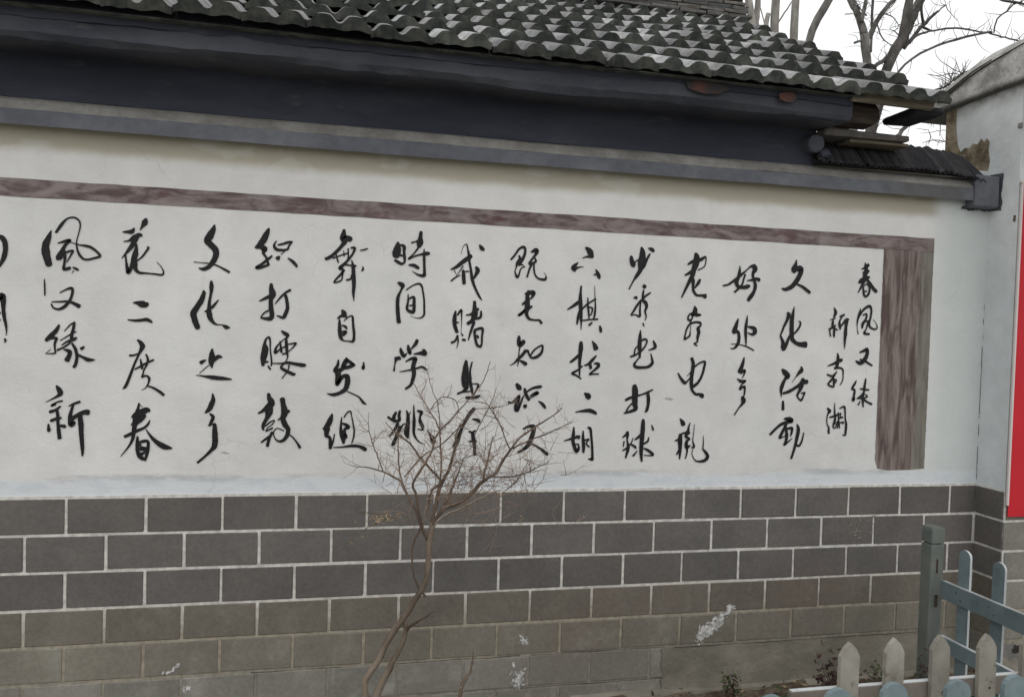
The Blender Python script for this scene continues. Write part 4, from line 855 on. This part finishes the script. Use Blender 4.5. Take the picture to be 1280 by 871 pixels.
for row in range(8):
    y = -.365 + row * RUN
    sag0 = 0
    nt_ = 20
    for i in range(nt_):
        xc = 2.958 - TW / 2 - i * TW - (0, .02, -.02, .015, .0, .02, -.01, .012)[row]
        if xc < -2.0: break
        droop = -.012 * max(0, (xc - 2.2)) / .6 if row == 0 else 0
        z = ZR + .026 + (row * RUN) * RS + droop + random.uniform(-.004, .004) + (.004 if i % 2 else 0) - .010 * math.sin(xc * 1.1)
        place(random.choice(tm), 'roof_tile', roof, loc=(xc + random.uniform(-.004, .004), y + random.gauss(0, .011), z + random.gauss(0, .0025)),
              rot=(SL - .125, random.gauss(0, .022), random.gauss(0, .016)))
# rear slope, one sheet of the same wavy tiles seen by nobody in front
# ridge of stacked flat tiles
ri = MB(); rid_y = 1.80
def slab(x0, x1, z0, z1, y0, y1):
    b = MB(); b.bbox((x0, y0, z0), (x1, y1, z1), .004, j=.006); return b
zb_ = rz(1.72) + .02
core_r = MB(); core_r.box((-2.4, rid_y - .05, zb_ - .08), (2.94, rid_y + .15, zb_ + .30)); ridge = core_r.build('ridge', M_DT, house)
for L in range(4):
    x_ = -2.2 + random.uniform(0, .1); zz = zb_ + .006 + L * .034
    while x_ < 2.9:
        ln = random.uniform(.17, .24)
        xe = min(x_ + ln, 2.97 - .01 * L + random.uniform(-.02, .02))
        if x_ > -.4: slab(x_, xe - .006, zz + random.uniform(-.004, .004), zz + .026, rid_y - .13 + L * .012, rid_y + .2).build('ridge_tile', M_RT, ridge)
        x_ += ln
for i in range(46):
    x_ = 2.9 - i * .062
    m = MB(); m.bbox((-.008, -.1, 0), (.008, .2, .17), .003, j=.004)
    m.build('ridge_tile', M_DT if i % 3 else M_RT, ridge, loc=(x_, rid_y, zb_ + .155), rot=(0, .35, 0))

# ------------------------------------------------------------ right-hand pillar
pil = thing('plastered_pillar', 'tall white plastered pillar at the right with a curved cement cap, brick base and patch of broken render', 'pillar', (4.1, .07, -.085))
FY = -.195
m = MB(); m.box((CX, FY, -.09), (4.9, .335, 3.13)); pc = m.build('body', M_PP, pil)
m = MB(); m.box((CX - .0035, FY - .0035, -.09), (4.9, -.0005, .972)); m.build('mortar', M_MO, pc)
for row in range(7):
    zc = zt - BH * row - BH / 2
    mat = M_B1 if row < 3 else (M_B2 if row == 3 else (M_B4 if row == 4 else M_B3))
    b = MB(); b.bbox((-.008, FY + .001, -(BH - JT) / 2), (.008, -.0105, (BH - JT) / 2), .002)     # return brick between the corners
    b.build('brick', mat, pc, loc=(CX - .0005, 0, zc))
    for kx in range(5):
        xa = CX + .008 + BW * kx - (BW / 2 if row % 2 else 0); xb = xa + BW - JT
        xa = max(xa, CX - .004)
        if kx == 0 and row == 5: continue
        b = MB(); b.bbox((-(xb - xa) / 2, FY - .008, -(BH - JT) / 2), ((xb - xa) / 2, FY + .012, (BH - JT) / 2), .002, j=.0008)
        b.build('brick', M_B3 if row > 0 else M_B2, pc, loc=((xa + xb) / 2, 0, zc))
def blob(cx, cz, rx, rz_, n=22, jag=.25):
    P = []
    for q in range(n):
        a = 2 * math.pi * q / n; k_ = 1 + random.uniform(-jag, jag)
        # squarish outline
        c, s = math.cos(a), math.sin(a); e = 1 / max(abs(c), abs(s)) ** .6
        P.append((cx + rx * c * e * k_, cz + rz_ * s * e * k_))
    return P
# broken render on the pillar's left face above the cornice: shallow patch with ragged edge
m = MB(); P = [(.0, 2.655), (.02, 2.70), (.005, 2.76), (.018, 2.82), (.012, 2.868), (.035, 2.888), (.05, 2.872), (.075, 2.895), (.10, 2.868), (.13, 2.882), (.155, 2.86), (.19, 2.868), (.22, 2.85), (.25, 2.90), (.264, 3.0), (.264, 2.64), (.0, 2.64)]
P = [(a + random.uniform(-.004, .004), b) for a, b in P]
m.quad(*[(CX - .0045, a, b) for a, b in P][::-1])
n0 = len(m.v)
for a, b in P: m.v.append((CX + .001, a, b))
for i in range(len(P)):
    j = (i + 1) % len(P); m.f.append((n0 + i, n0 + j, n0 - 1 - j, n0 - 1 - i)); m.mi.append(0)
m.build('broken_render', M_BR, pc)
m = MB(); m.box((CX - .006, .265, 2.64), (CX + .0, .337, 3.12), j=.003); m.build('broken_render', M_BR, pc)
# hole in the front face near the base
m = MB(); P = blob(3.64, .105, .07, .045, jag=.3); m.quad(*[(a, FY - .0045, b) for a, b in P]); m.build('broken_render', M_LE, pc)
m = MB(); P = blob(3.655, .12, .035, .022, jag=.4); m.quad(*[(a, FY - .0065, b) for a, b in P]); m.build('hole', M_LOG, pc)
# corner crack
m = MB(); zz = 1.0
while zz < 2.05:
    h = random.uniform(.01, .06)
    if random.random() < .55:
        a = random.uniform(.0008, .0028); m.quad((CX - a - .001, -.0015, zz), (CX + .0, -.0015, zz), (CX, -.0015, zz + h), (CX - a * .6 - .001, -.0015, zz + h))
    zz += h
m.build('corner_crack', M_CR, core, kind='stuff')
# curved cement cap
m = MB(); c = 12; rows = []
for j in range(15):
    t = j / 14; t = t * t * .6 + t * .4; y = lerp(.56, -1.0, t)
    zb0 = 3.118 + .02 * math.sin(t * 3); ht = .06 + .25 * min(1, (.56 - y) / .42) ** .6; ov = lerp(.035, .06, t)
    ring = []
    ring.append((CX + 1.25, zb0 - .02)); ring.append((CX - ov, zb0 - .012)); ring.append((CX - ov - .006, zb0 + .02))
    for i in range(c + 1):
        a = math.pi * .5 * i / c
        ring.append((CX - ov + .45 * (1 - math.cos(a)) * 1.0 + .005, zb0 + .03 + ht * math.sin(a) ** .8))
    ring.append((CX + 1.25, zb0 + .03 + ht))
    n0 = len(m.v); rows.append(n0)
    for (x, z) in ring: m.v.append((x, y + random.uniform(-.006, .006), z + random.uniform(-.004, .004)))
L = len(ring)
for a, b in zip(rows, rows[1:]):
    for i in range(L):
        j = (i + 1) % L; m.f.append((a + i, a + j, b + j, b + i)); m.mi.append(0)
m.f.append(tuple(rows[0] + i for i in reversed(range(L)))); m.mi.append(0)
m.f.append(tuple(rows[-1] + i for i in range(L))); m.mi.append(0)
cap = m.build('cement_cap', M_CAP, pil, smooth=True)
def caplocal(t, i):
    y = lerp(.56, -1.0, t); zb0 = 3.118 + .02 * math.sin(t * 3); ht = .06 + .25 * min(1, (.56 - y) / .42) ** .6; ov = lerp(.035, .06, t)
    a = math.pi * .5 * i
    return Vector((CX - ov + .45 * (1 - math.cos(a)) - .004, y, zb0 + .032 + ht * math.sin(a) ** .8 + .002))
for t0, t1, i0, i1 in ((.12, .62, .02, .42), (.08, .35, .02, .25)):
    m = MB(); m.tube([(caplocal(lerp(t0, t1, q / 14), lerp(i0, i1, q / 14)) , .0065 * (1 - .5 * q / 14)) for q in range(15)], 5, wob=.2); m.build('crack', M_CR, cap)
m = MB(); m.bbox((CX - .012, -.205, 2.895), (CX, -.175, 2.92), .004); m.build('bracket_stub', M_LE, pc)
m = MB(); m.quad((CX - .002, -.165, 2.41), (CX - .002, -.18, 2.40), (CX - .002, -.185, 2.435), (CX - .002, -.17, 2.44)); m.build('broken_render', M_BR, pc)

# ------------------------------------------------------------ banner
ban = thing('red_banner', 'plain red banner with pale edge hanging on the right-hand pillar, mostly outside the picture', 'banner', (4.1, FY - .01, .83))
m = MB(); c = 14; x0, x1, z0, z1 = 3.541, 4.75, .838, 2.60
for j in range(c + 1):
    for i in range(c + 1):
        m.v.append((lerp(x0, x1, i / c), FY - .016 - .003 * math.sin(i * 1.1 + j * .4), lerp(z0, z1, j / c)))
for j in range(c):
    for i in range(c):
        a = j * (c + 1) + i; m.f.append((a, a + 1, a + c + 2, a + c + 1)); m.mi.append(0)
m.build('cloth', M_RED, ban, smooth=True)
m = MB(); m.bbox((x0 - .010, FY - .022, z0 + .06), (x0 + .002, FY - .008, z1), .002); m.bbox((x0 - .016, FY - .022, z1 + .001), (x1, FY - .008, z1 + .015), .002)
m.build('edge_strip', M_RW, ban)

# ------------------------------------------------------------ fences
def picket(w_, t_, z0, z1, kind, axis):
    """axis 'x': board faces -y, width along x. axis 'y': board faces -x, width along y. origin at board centre"""
    prof = [(-w_ / 2, z0), (w_ / 2, z0)]
    if kind == 'round':
        r = w_ / 2
        for q in range(9):
            a = math.pi * q / 8; prof.append((r * math.cos(a), z1 - r * .9 + r * .9 * math.sin(a)))
    else:
        prof += [(w_ / 2, z1 - .045), (w_ * .28, z1 - .018), (0, z1), (-w_ * .28, z1 - .018), (-w_ / 2, z1 - .045)]
    m = MB()
    if axis == 'x': m.extrude_y(prof, -t_ / 2, t_ / 2)
    else:
        n = len(prof)
        for s in (-t_ / 2, t_ / 2):
            for a, b in prof: m.v.append((s, a, b))
        m.f.append(tuple(range(n))[::-1]); m.f.append(tuple(range(n, 2 * n))); m.mi += [0, 0]
        for i in range(n):
            j = (i + 1) % n; m.f.append((i, j, n + j, n + i)); m.mi.append(0)
    # edge faces (between the two boards faces) carry the second paint; a pale one paints in edge light
    for i in range(2, len(m.mi)): m.mi[i] = 1
    return m
def nails(parent, pts, axis):
    for (x, y, z) in pts:
        m = MB()
        d = Vector((0, -.0016, 0)) if axis == 'x' else Vector((-.0016, 0, 0))
        m.tube([(Vector((x, y, z)), .0042), (Vector((x, y, z)) + d, .0036)], 6); m.build('nail', M_LOG, parent)
bf = thing('picket_fence', 'blue-grey wooden picket fence with round-topped boards and a corner post beside the brick wall', 'fence', (3.03, -.3, -.085))
def post(x, y, zt_):
    m = MB(); m.bbox((x - .037, y - .037, -.09), (x + .037, y + .037, zt_ - .09), .004)
    m.bbox((x - .028, y - .028, zt_ - .0902), (x + .028, y + .028, zt_ - .084), .001)
    m.bbox((x - .038, y - .038, zt_ - .0838), (x + .038, y + .038, zt_ - .02), .004)
    prof = [(x - .038, zt_ - .021), (x + .038, zt_ - .021), (x + .034, zt_ - .006), (x + .012, zt_), (x - .012, zt_), (x - .034, zt_ - .006)]
    m.extrude_y(prof, y - .037, y + .037)
    p_ = m.build('post', M_FG, bf)
    m = MB(); m.box((x - .006, y - .0402, zt_ - .23), (x + .002, y - .0365, zt_ - .16)); m.build('slot', M_LOG, p_)
    m = MB(); m.box((x - .009, y - .0402, zt_ - .40), (x + .008, y - .0365, zt_ - .34)); m.build('slot', M_LOG, p_)
    return p_
post(2.998, -.31, .83); post(3.025, -1.80, .83)
def rail_y(x, z0, z1):
    m = MB(); m.bbox((x - .011, -1.79, z0), (x + .011, -.27, z1), .002)
    m.box((x - .0095, -1.78, z1 + .0002), (x + .0095, -.35, z1 + .0012), mi=1)  # pale strip paints light along the rail's top
    m.build('rail', [M_FB, M_FE], bf)
rail_y(3.04, .472, .56); rail_y(3.04, .21, .285)
nails(bf, [(3.029, y_ + d_, z_) for y_ in (-.455, -.655, -.855) for d_, z_ in ((.015, .53), (-.015, .50))], 'y')
pm = picket(.07, .012, -.03, .745, 'round', 'y').mesh('picket', [M_FB, M_FE])
y = -.455
while y > -1.75:
    place(pm, 'picket', bf, loc=(3.063, y, random.uniform(-.004, .004)), rot=(random.uniform(-.006, .006), 0, 0)); y -= .2
pmx = picket(.082, .016, -.03, .785, 'round', 'x').mesh('picket', [M_FB, M_FB])
for i, x in enumerate((.43, .62, .81, 1.0, 1.195, 1.403, 1.588, 1.793, 1.987, 2.18, 2.37, 2.56, 2.75, 2.93)):
    place(pmx, 'picket', bf, loc=(x, -1.805, (-.006 if x < 1.3 else 0) + random.uniform(-.004, .004)), rot=(0, random.uniform(-.01, .01), 0))
m = MB(); m.bbox((.36, -1.795, .44), (2.99, -1.773, .515), .002); m.build('rail', M_FB, bf)
m = MB(); m.bbox((.36, -1.795, .14), (2.99, -1.773, .21), .002); m.build('rail', M_FB, bf)

pf = thing('picket_fence', 'low cream picket fence with pointed board tops, worn paint, just behind the round-topped blue boards', 'fence', (2.2, -1.5, -.085))
pmp = picket(.068, .016, -.03, .785, 'point', 'x').mesh('picket', [M_FP, M_FP])
for i, x in enumerate((1.65, 1.826, 2.005, 2.188, 2.36, 2.53, 2.70, 2.87)):
    place(pmp, 'picket', pf, loc=(x, -1.505, random.uniform(-.006, .004)), rot=(0, random.uniform(-.012, .012), 0))
m = MB(); m.bbox((1.46, -1.494, .565), (2.98, -1.474, .628), .002); m.box((1.465, -1.493, .6282), (2.975, -1.475, .630), mi=1); m.build('rail', [M_FPR, M_FE], pf)  # pale top strip is light painted on the rail
nails(pf, [(x_ + random.uniform(-.01, .01), -1.5131, .60) for x_ in (1.65, 1.826, 2.005, 2.188)], 'x')
m = MB(); m.bbox((1.46, -1.494, .20), (2.98, -1.474, .26), .002); m.build('rail', [M_FPR], pf)

# ------------------------------------------------------------ shrub
def parse(block):
    res = []
    for ln in block.strip().split('\n'):
        nm, s = ln.split('|'); pts = [tuple(float(v) for v in q.split()) for q in s.split(',')]
        res.append((nm, pts))
    return res
def grow(nm, pts, mat, parent, step=.02, sides=7, wob=.06, jit=0.0, rmin=.0005, zlim=-.09, fat=1.0):
    L = catmull(pts, step); m = MB(); T = []
    for (x, y, z, r_) in L:
        T.append((Vector((x + random.uniform(-jit, jit), y + random.uniform(-jit, jit), max(zlim, z + random.uniform(-jit, jit)))), max(rmin, r_ * fat)))
    m.tube(T, sides, wob=wob); m.build(nm, mat, parent, smooth=True); return T
sh = thing('bare_shrub', 'leafless shrub with leaning twin stems and fan of bare twigs before the brush writing', 'shrub', (.33, -.6, -.085))
allb = []
for bi, (nm, pts) in enumerate(parse(SHRUB)):
    if nm == 'trunk': T = grow('trunk', pts, M_SHS, sh, .03, 8, .1, .0018, fat=1.32)
    else:
        mat = M_SHP if bi == 5 else M_SHB
        T = grow('branch', pts, mat, sh, .015, 6, .12, .0014, .001, fat=1.15)
        if bi not in (2, 5): allb.append(T)
tw = MB(); cnt = 0
def twig(p, d, ln, r_, depth):
    global cnt
    pts = [(p.copy(), r_)]; n_ = 4 if depth else 3; q = p.copy(); dd = d.normalized()
    for i in range(n_):
        dd = (dd + Vector((random.gauss(0, .16), random.gauss(0, .16), random.gauss(.03, .14)))).normalized()
        q = q + dd * ln / n_; pts.append((q.copy(), max(.00045, r_ * (1 - .75 * (i + 1) / n_))))
        if depth and random.random() < .62:
            side = Vector((random.gauss(0, 1), random.gauss(0, .7), random.gauss(.2, .8))).normalized()
            twig(q.copy(), (dd * .8 + side * .8), ln * random.uniform(.35, .7), r_ * .6, depth - 1)
    tw.tube(pts, 4); cnt += 1
for T in allb:
    n_ = len(T); tot = sum((T[i][0] - T[i + 1][0]).length for i in range(n_ - 1))
    for _ in range(int(4 + tot * 20)):
        i = random.randint(int(n_ * .3), n_ - 2); p, r_ = T[i]
        if p.z < .93: continue
        d = (T[i + 1][0] - p).normalized()
        side = Vector((random.gauss(0, 1), random.gauss(0, .8), random.gauss(.15, .7))).normalized()
        # denser in the crown's middle, sparse at its tips
        ln = random.uniform(.03, .11) * (1.15 if p.z < 1.35 else .8)
        twig(p.copy(), d * .7 + side * .9, ln, min(.0016, r_ * .7), 1)
random.seed(21)
for _ in range(165):     # tangled centre
    p = Vector((random.gauss(.58, .15), -.6 + random.gauss(-.02, .06), random.gauss(1.13, .085)))
    d = Vector((random.gauss(.1, 1), random.gauss(0, .5), random.gauss(.3, .7)))
    twig(p, d, random.uniform(.06, .15), .0015, 1)
tw.build('twigs', M_SHT, sh, kind='stuff')
lf = MB()
def leafq(m, p, s, mi=0):
    a = Vector((random.gauss(0, 1), random.gauss(0, 1), random.gauss(0, 1))).normalized(); b = a.orthogonal().normalized()
    c = a.cross(b) * .15
    m.quad(p - a * s, p + b * s * .4 + c * s, p + a * s, p - b * s * .4 + c * s, mi=mi)
for _ in range(60):
    leafq(lf, Vector((random.gauss(.235, .045), -.55 + random.gauss(0, .03), random.gauss(.985, .012))), random.uniform(.005, .011))
for _ in range(26):
    t = random.random(); leafq(lf, Vector((lerp(.22, .09, t) + random.gauss(0, .012), -.55, lerp(.97, .88, t) + random.gauss(0, .01))), random.uniform(.003, .007))
for _ in range(16): leafq(lf, Vector((random.gauss(.76, .012), -.7, random.gauss(1.0, .012))), random.uniform(.004, .007))
lf.build('withered_leaves', M_LY, sh, kind='stuff')
for (dx, dz, s_) in ((0, 0, 1),):
    m = MB()
    m.tube([(Vector((.09, -.55, .885)), .0011), (Vector((.17, -.55, .95)), .0014), (Vector((.25, -.56, .985)), .0016), (Vector((.33, -.59, .975)), .002)], 5)
    m.tube([(Vector((.06, -.54, 1.005)), .001), (Vector((.16, -.55, 1.01)), .0012), (Vector((.3, -.58, .99)), .0016)], 5)
    m.build('branch', M_SHB, sh)

th = thing('thorny_stem', 'short dark thorny stem standing alone right of the leafless shrub, against the lowest bricks', 'plant', (.62, -.45, -.085))
T = grow('stem', parse(THORN)[0][1], M_SHS, th, .012, 7, .18, .002)
m = MB()
for (p, r_) in T[2:-1]:
    for _ in range(2):
        d = Vector((random.choice((-1, 1)) * random.uniform(.5, 1), random.gauss(0, .6), random.uniform(.1, .7))).normalized()
        m.tube([(p + d * r_ * .7, r_ * .35), (p + d * (r_ + random.uniform(.005, .011)), .0004)], 4)
m.build('thorns', M_SHP, th)

# ------------------------------------------------------------ weeds and litter behind the fences
def weed(name, label, loc, r_, h_, n_, mats, size, cat='weed'):
    t = thing(name, label, cat, loc)
    m = MB(); st = MB()
    for _ in range(max(5, n_ // 14)):
        a = random.random() * 6.28; e = Vector((loc[0] + math.cos(a) * r_ * random.random(), loc[1] + math.sin(a) * r_ * .6 * random.random(), loc[2] + h_ * random.uniform(.5, 1)))
        b = Vector(loc) + Vector((random.gauss(0, r_ * .15), random.gauss(0, r_ * .1), 0))
        mid = (b + e) / 2 + Vector((random.gauss(0, .02), 0, .02))
        st.tube([(b, .003), (mid, .0022), (e, .001)], 4)
        for _ in range(14):
            t_ = random.uniform(.25, 1.05); p = b.lerp(e, t_) + Vector((random.gauss(0, r_ * .18), random.gauss(0, r_ * .15), random.gauss(0, h_ * .12)))
            leafq(m, p, size * random.uniform(.5, 1.2), mi=random.randrange(len(mats)))
    m.build('leaves', mats, t, kind='stuff'); st.build('stems', M_SHS, t)
weed('leafy_weed', 'low green weed at the foot of the wall, left of the cream pickets', (2.10, -.50, -.06), .17, .20, 320, [M_LG, M_LG, M_LD], .02)
weed('dried_weed', 'tallest dark dried weed clump, with dull red leaves, beside the first cream picket', (2.30, -.52, -.06), .09, .38, 330, [M_LD, M_LD, M_LR], .019)
weed('dried_weed', 'dark dried weed between the first and second cream pickets', (2.55, -.50, -.06), .10, .30, 260, [M_LD, M_LG], .016)
weed('dried_weed', 'dark dried weed showing between the second and third cream pickets', (2.80, -.52, -.06), .10, .30, 260, [M_LD, M_LD, M_LG], .016)
weed('dried_weed', 'sparse dried weed behind the cream pickets nearest the corner post', (3.05, -.62, -.06), .08, .30, 260, [M_LD, M_LG], .016)
weed('dried_weed', 'small isolated dry weed against the wall, left of the green weed', (1.92, -.30, -.06), .07, .22, 160, [M_LD, M_LG], .016)
lt = MB()
for _ in range(420):
    leafq(lt, Vector((random.uniform(1.2, 3.4), random.uniform(-1.4, -.05), -.045 + random.uniform(0, .012))), random.uniform(.008, .02), mi=random.randrange(3))
lt.build('leaf_litter', [M_LD, M_LY, M_LG], kind='stuff')

# ------------------------------------------------------------ trees behind the house
TL = [('pale twin-trunked bare tree right beside the roof ridge', M_TKP), ('bare grey tree with a dark broken stub, second from the ridge', M_TKP), ('slim straight pale trunk standing third from the ridge', M_TKP),
      ('bare tree trunk leaning right, alone between the slim trunks and the forked tree', M_TKM), ('bare forked tree shaped like a Y above the roof edge', M_TKM),
      ('largest bare tree, dark leaning trunk with heavy limbs and many twigs', M_TKD), ('thin bare sapling arching over toward the curved cement cap', M_TKD)]
random.seed(5)
for ti, blk in enumerate(TREES.split('=')):
    P = parse(blk); lab, mat = TL[ti]
    tr = P[0][1]; lowest = min(tr, key=lambda q: q[2])
    t = thing('bare_tree', lab, 'tree', (lowest[0], lowest[1], -.085))
    tb = MB(); tops = []
    for nm, pts in P:
        if nm == 'trunk':
            lo = min((pts[0], pts[-1]), key=lambda q: q[2])
            base = (lo[0] + (-1.3 if ti >= 4 else random.uniform(-.15, .1)), lo[1], -.09, lo[3] * 1.5)
            pts = [tuple(lerp(b_, l_, q / 12) for b_, l_ in zip(base, lo)) for q in range(12)] + (pts if lo is pts[0] else pts[::-1])
            T = grow('trunk', pts, mat, t, .12, 9, .06, .004)
        else:
            T = grow('limb', pts, mat, t, .06, 7, .07, .005, .003)
        if ti >= 4:
            for _ in range(int(len(T) * .9)):
                i = random.randint(len(T) // 4, len(T) - 1); p, r_ = T[i]
                if p.z < 3.3: continue
                n_ = 5; q = p.copy(); d = Vector((random.gauss(0, 1), random.gauss(0, .6), random.gauss(.3, .8))).normalized(); ln = random.uniform(.08, .34); pp = [(q.copy(), min(.006, r_ * .5))]
                for s_ in range(n_):
                    d = (d + Vector((random.gauss(0, .3), random.gauss(0, .2), random.gauss(.05, .25)))).normalized(); q = q + d * ln / n_; pp.append((q.copy(), .0045 * (1 - .8 * s_ / n_)))
                tb.tube(pp, 4)
    if tb.v: tb.build('twigs', mat, t, kind='stuff')
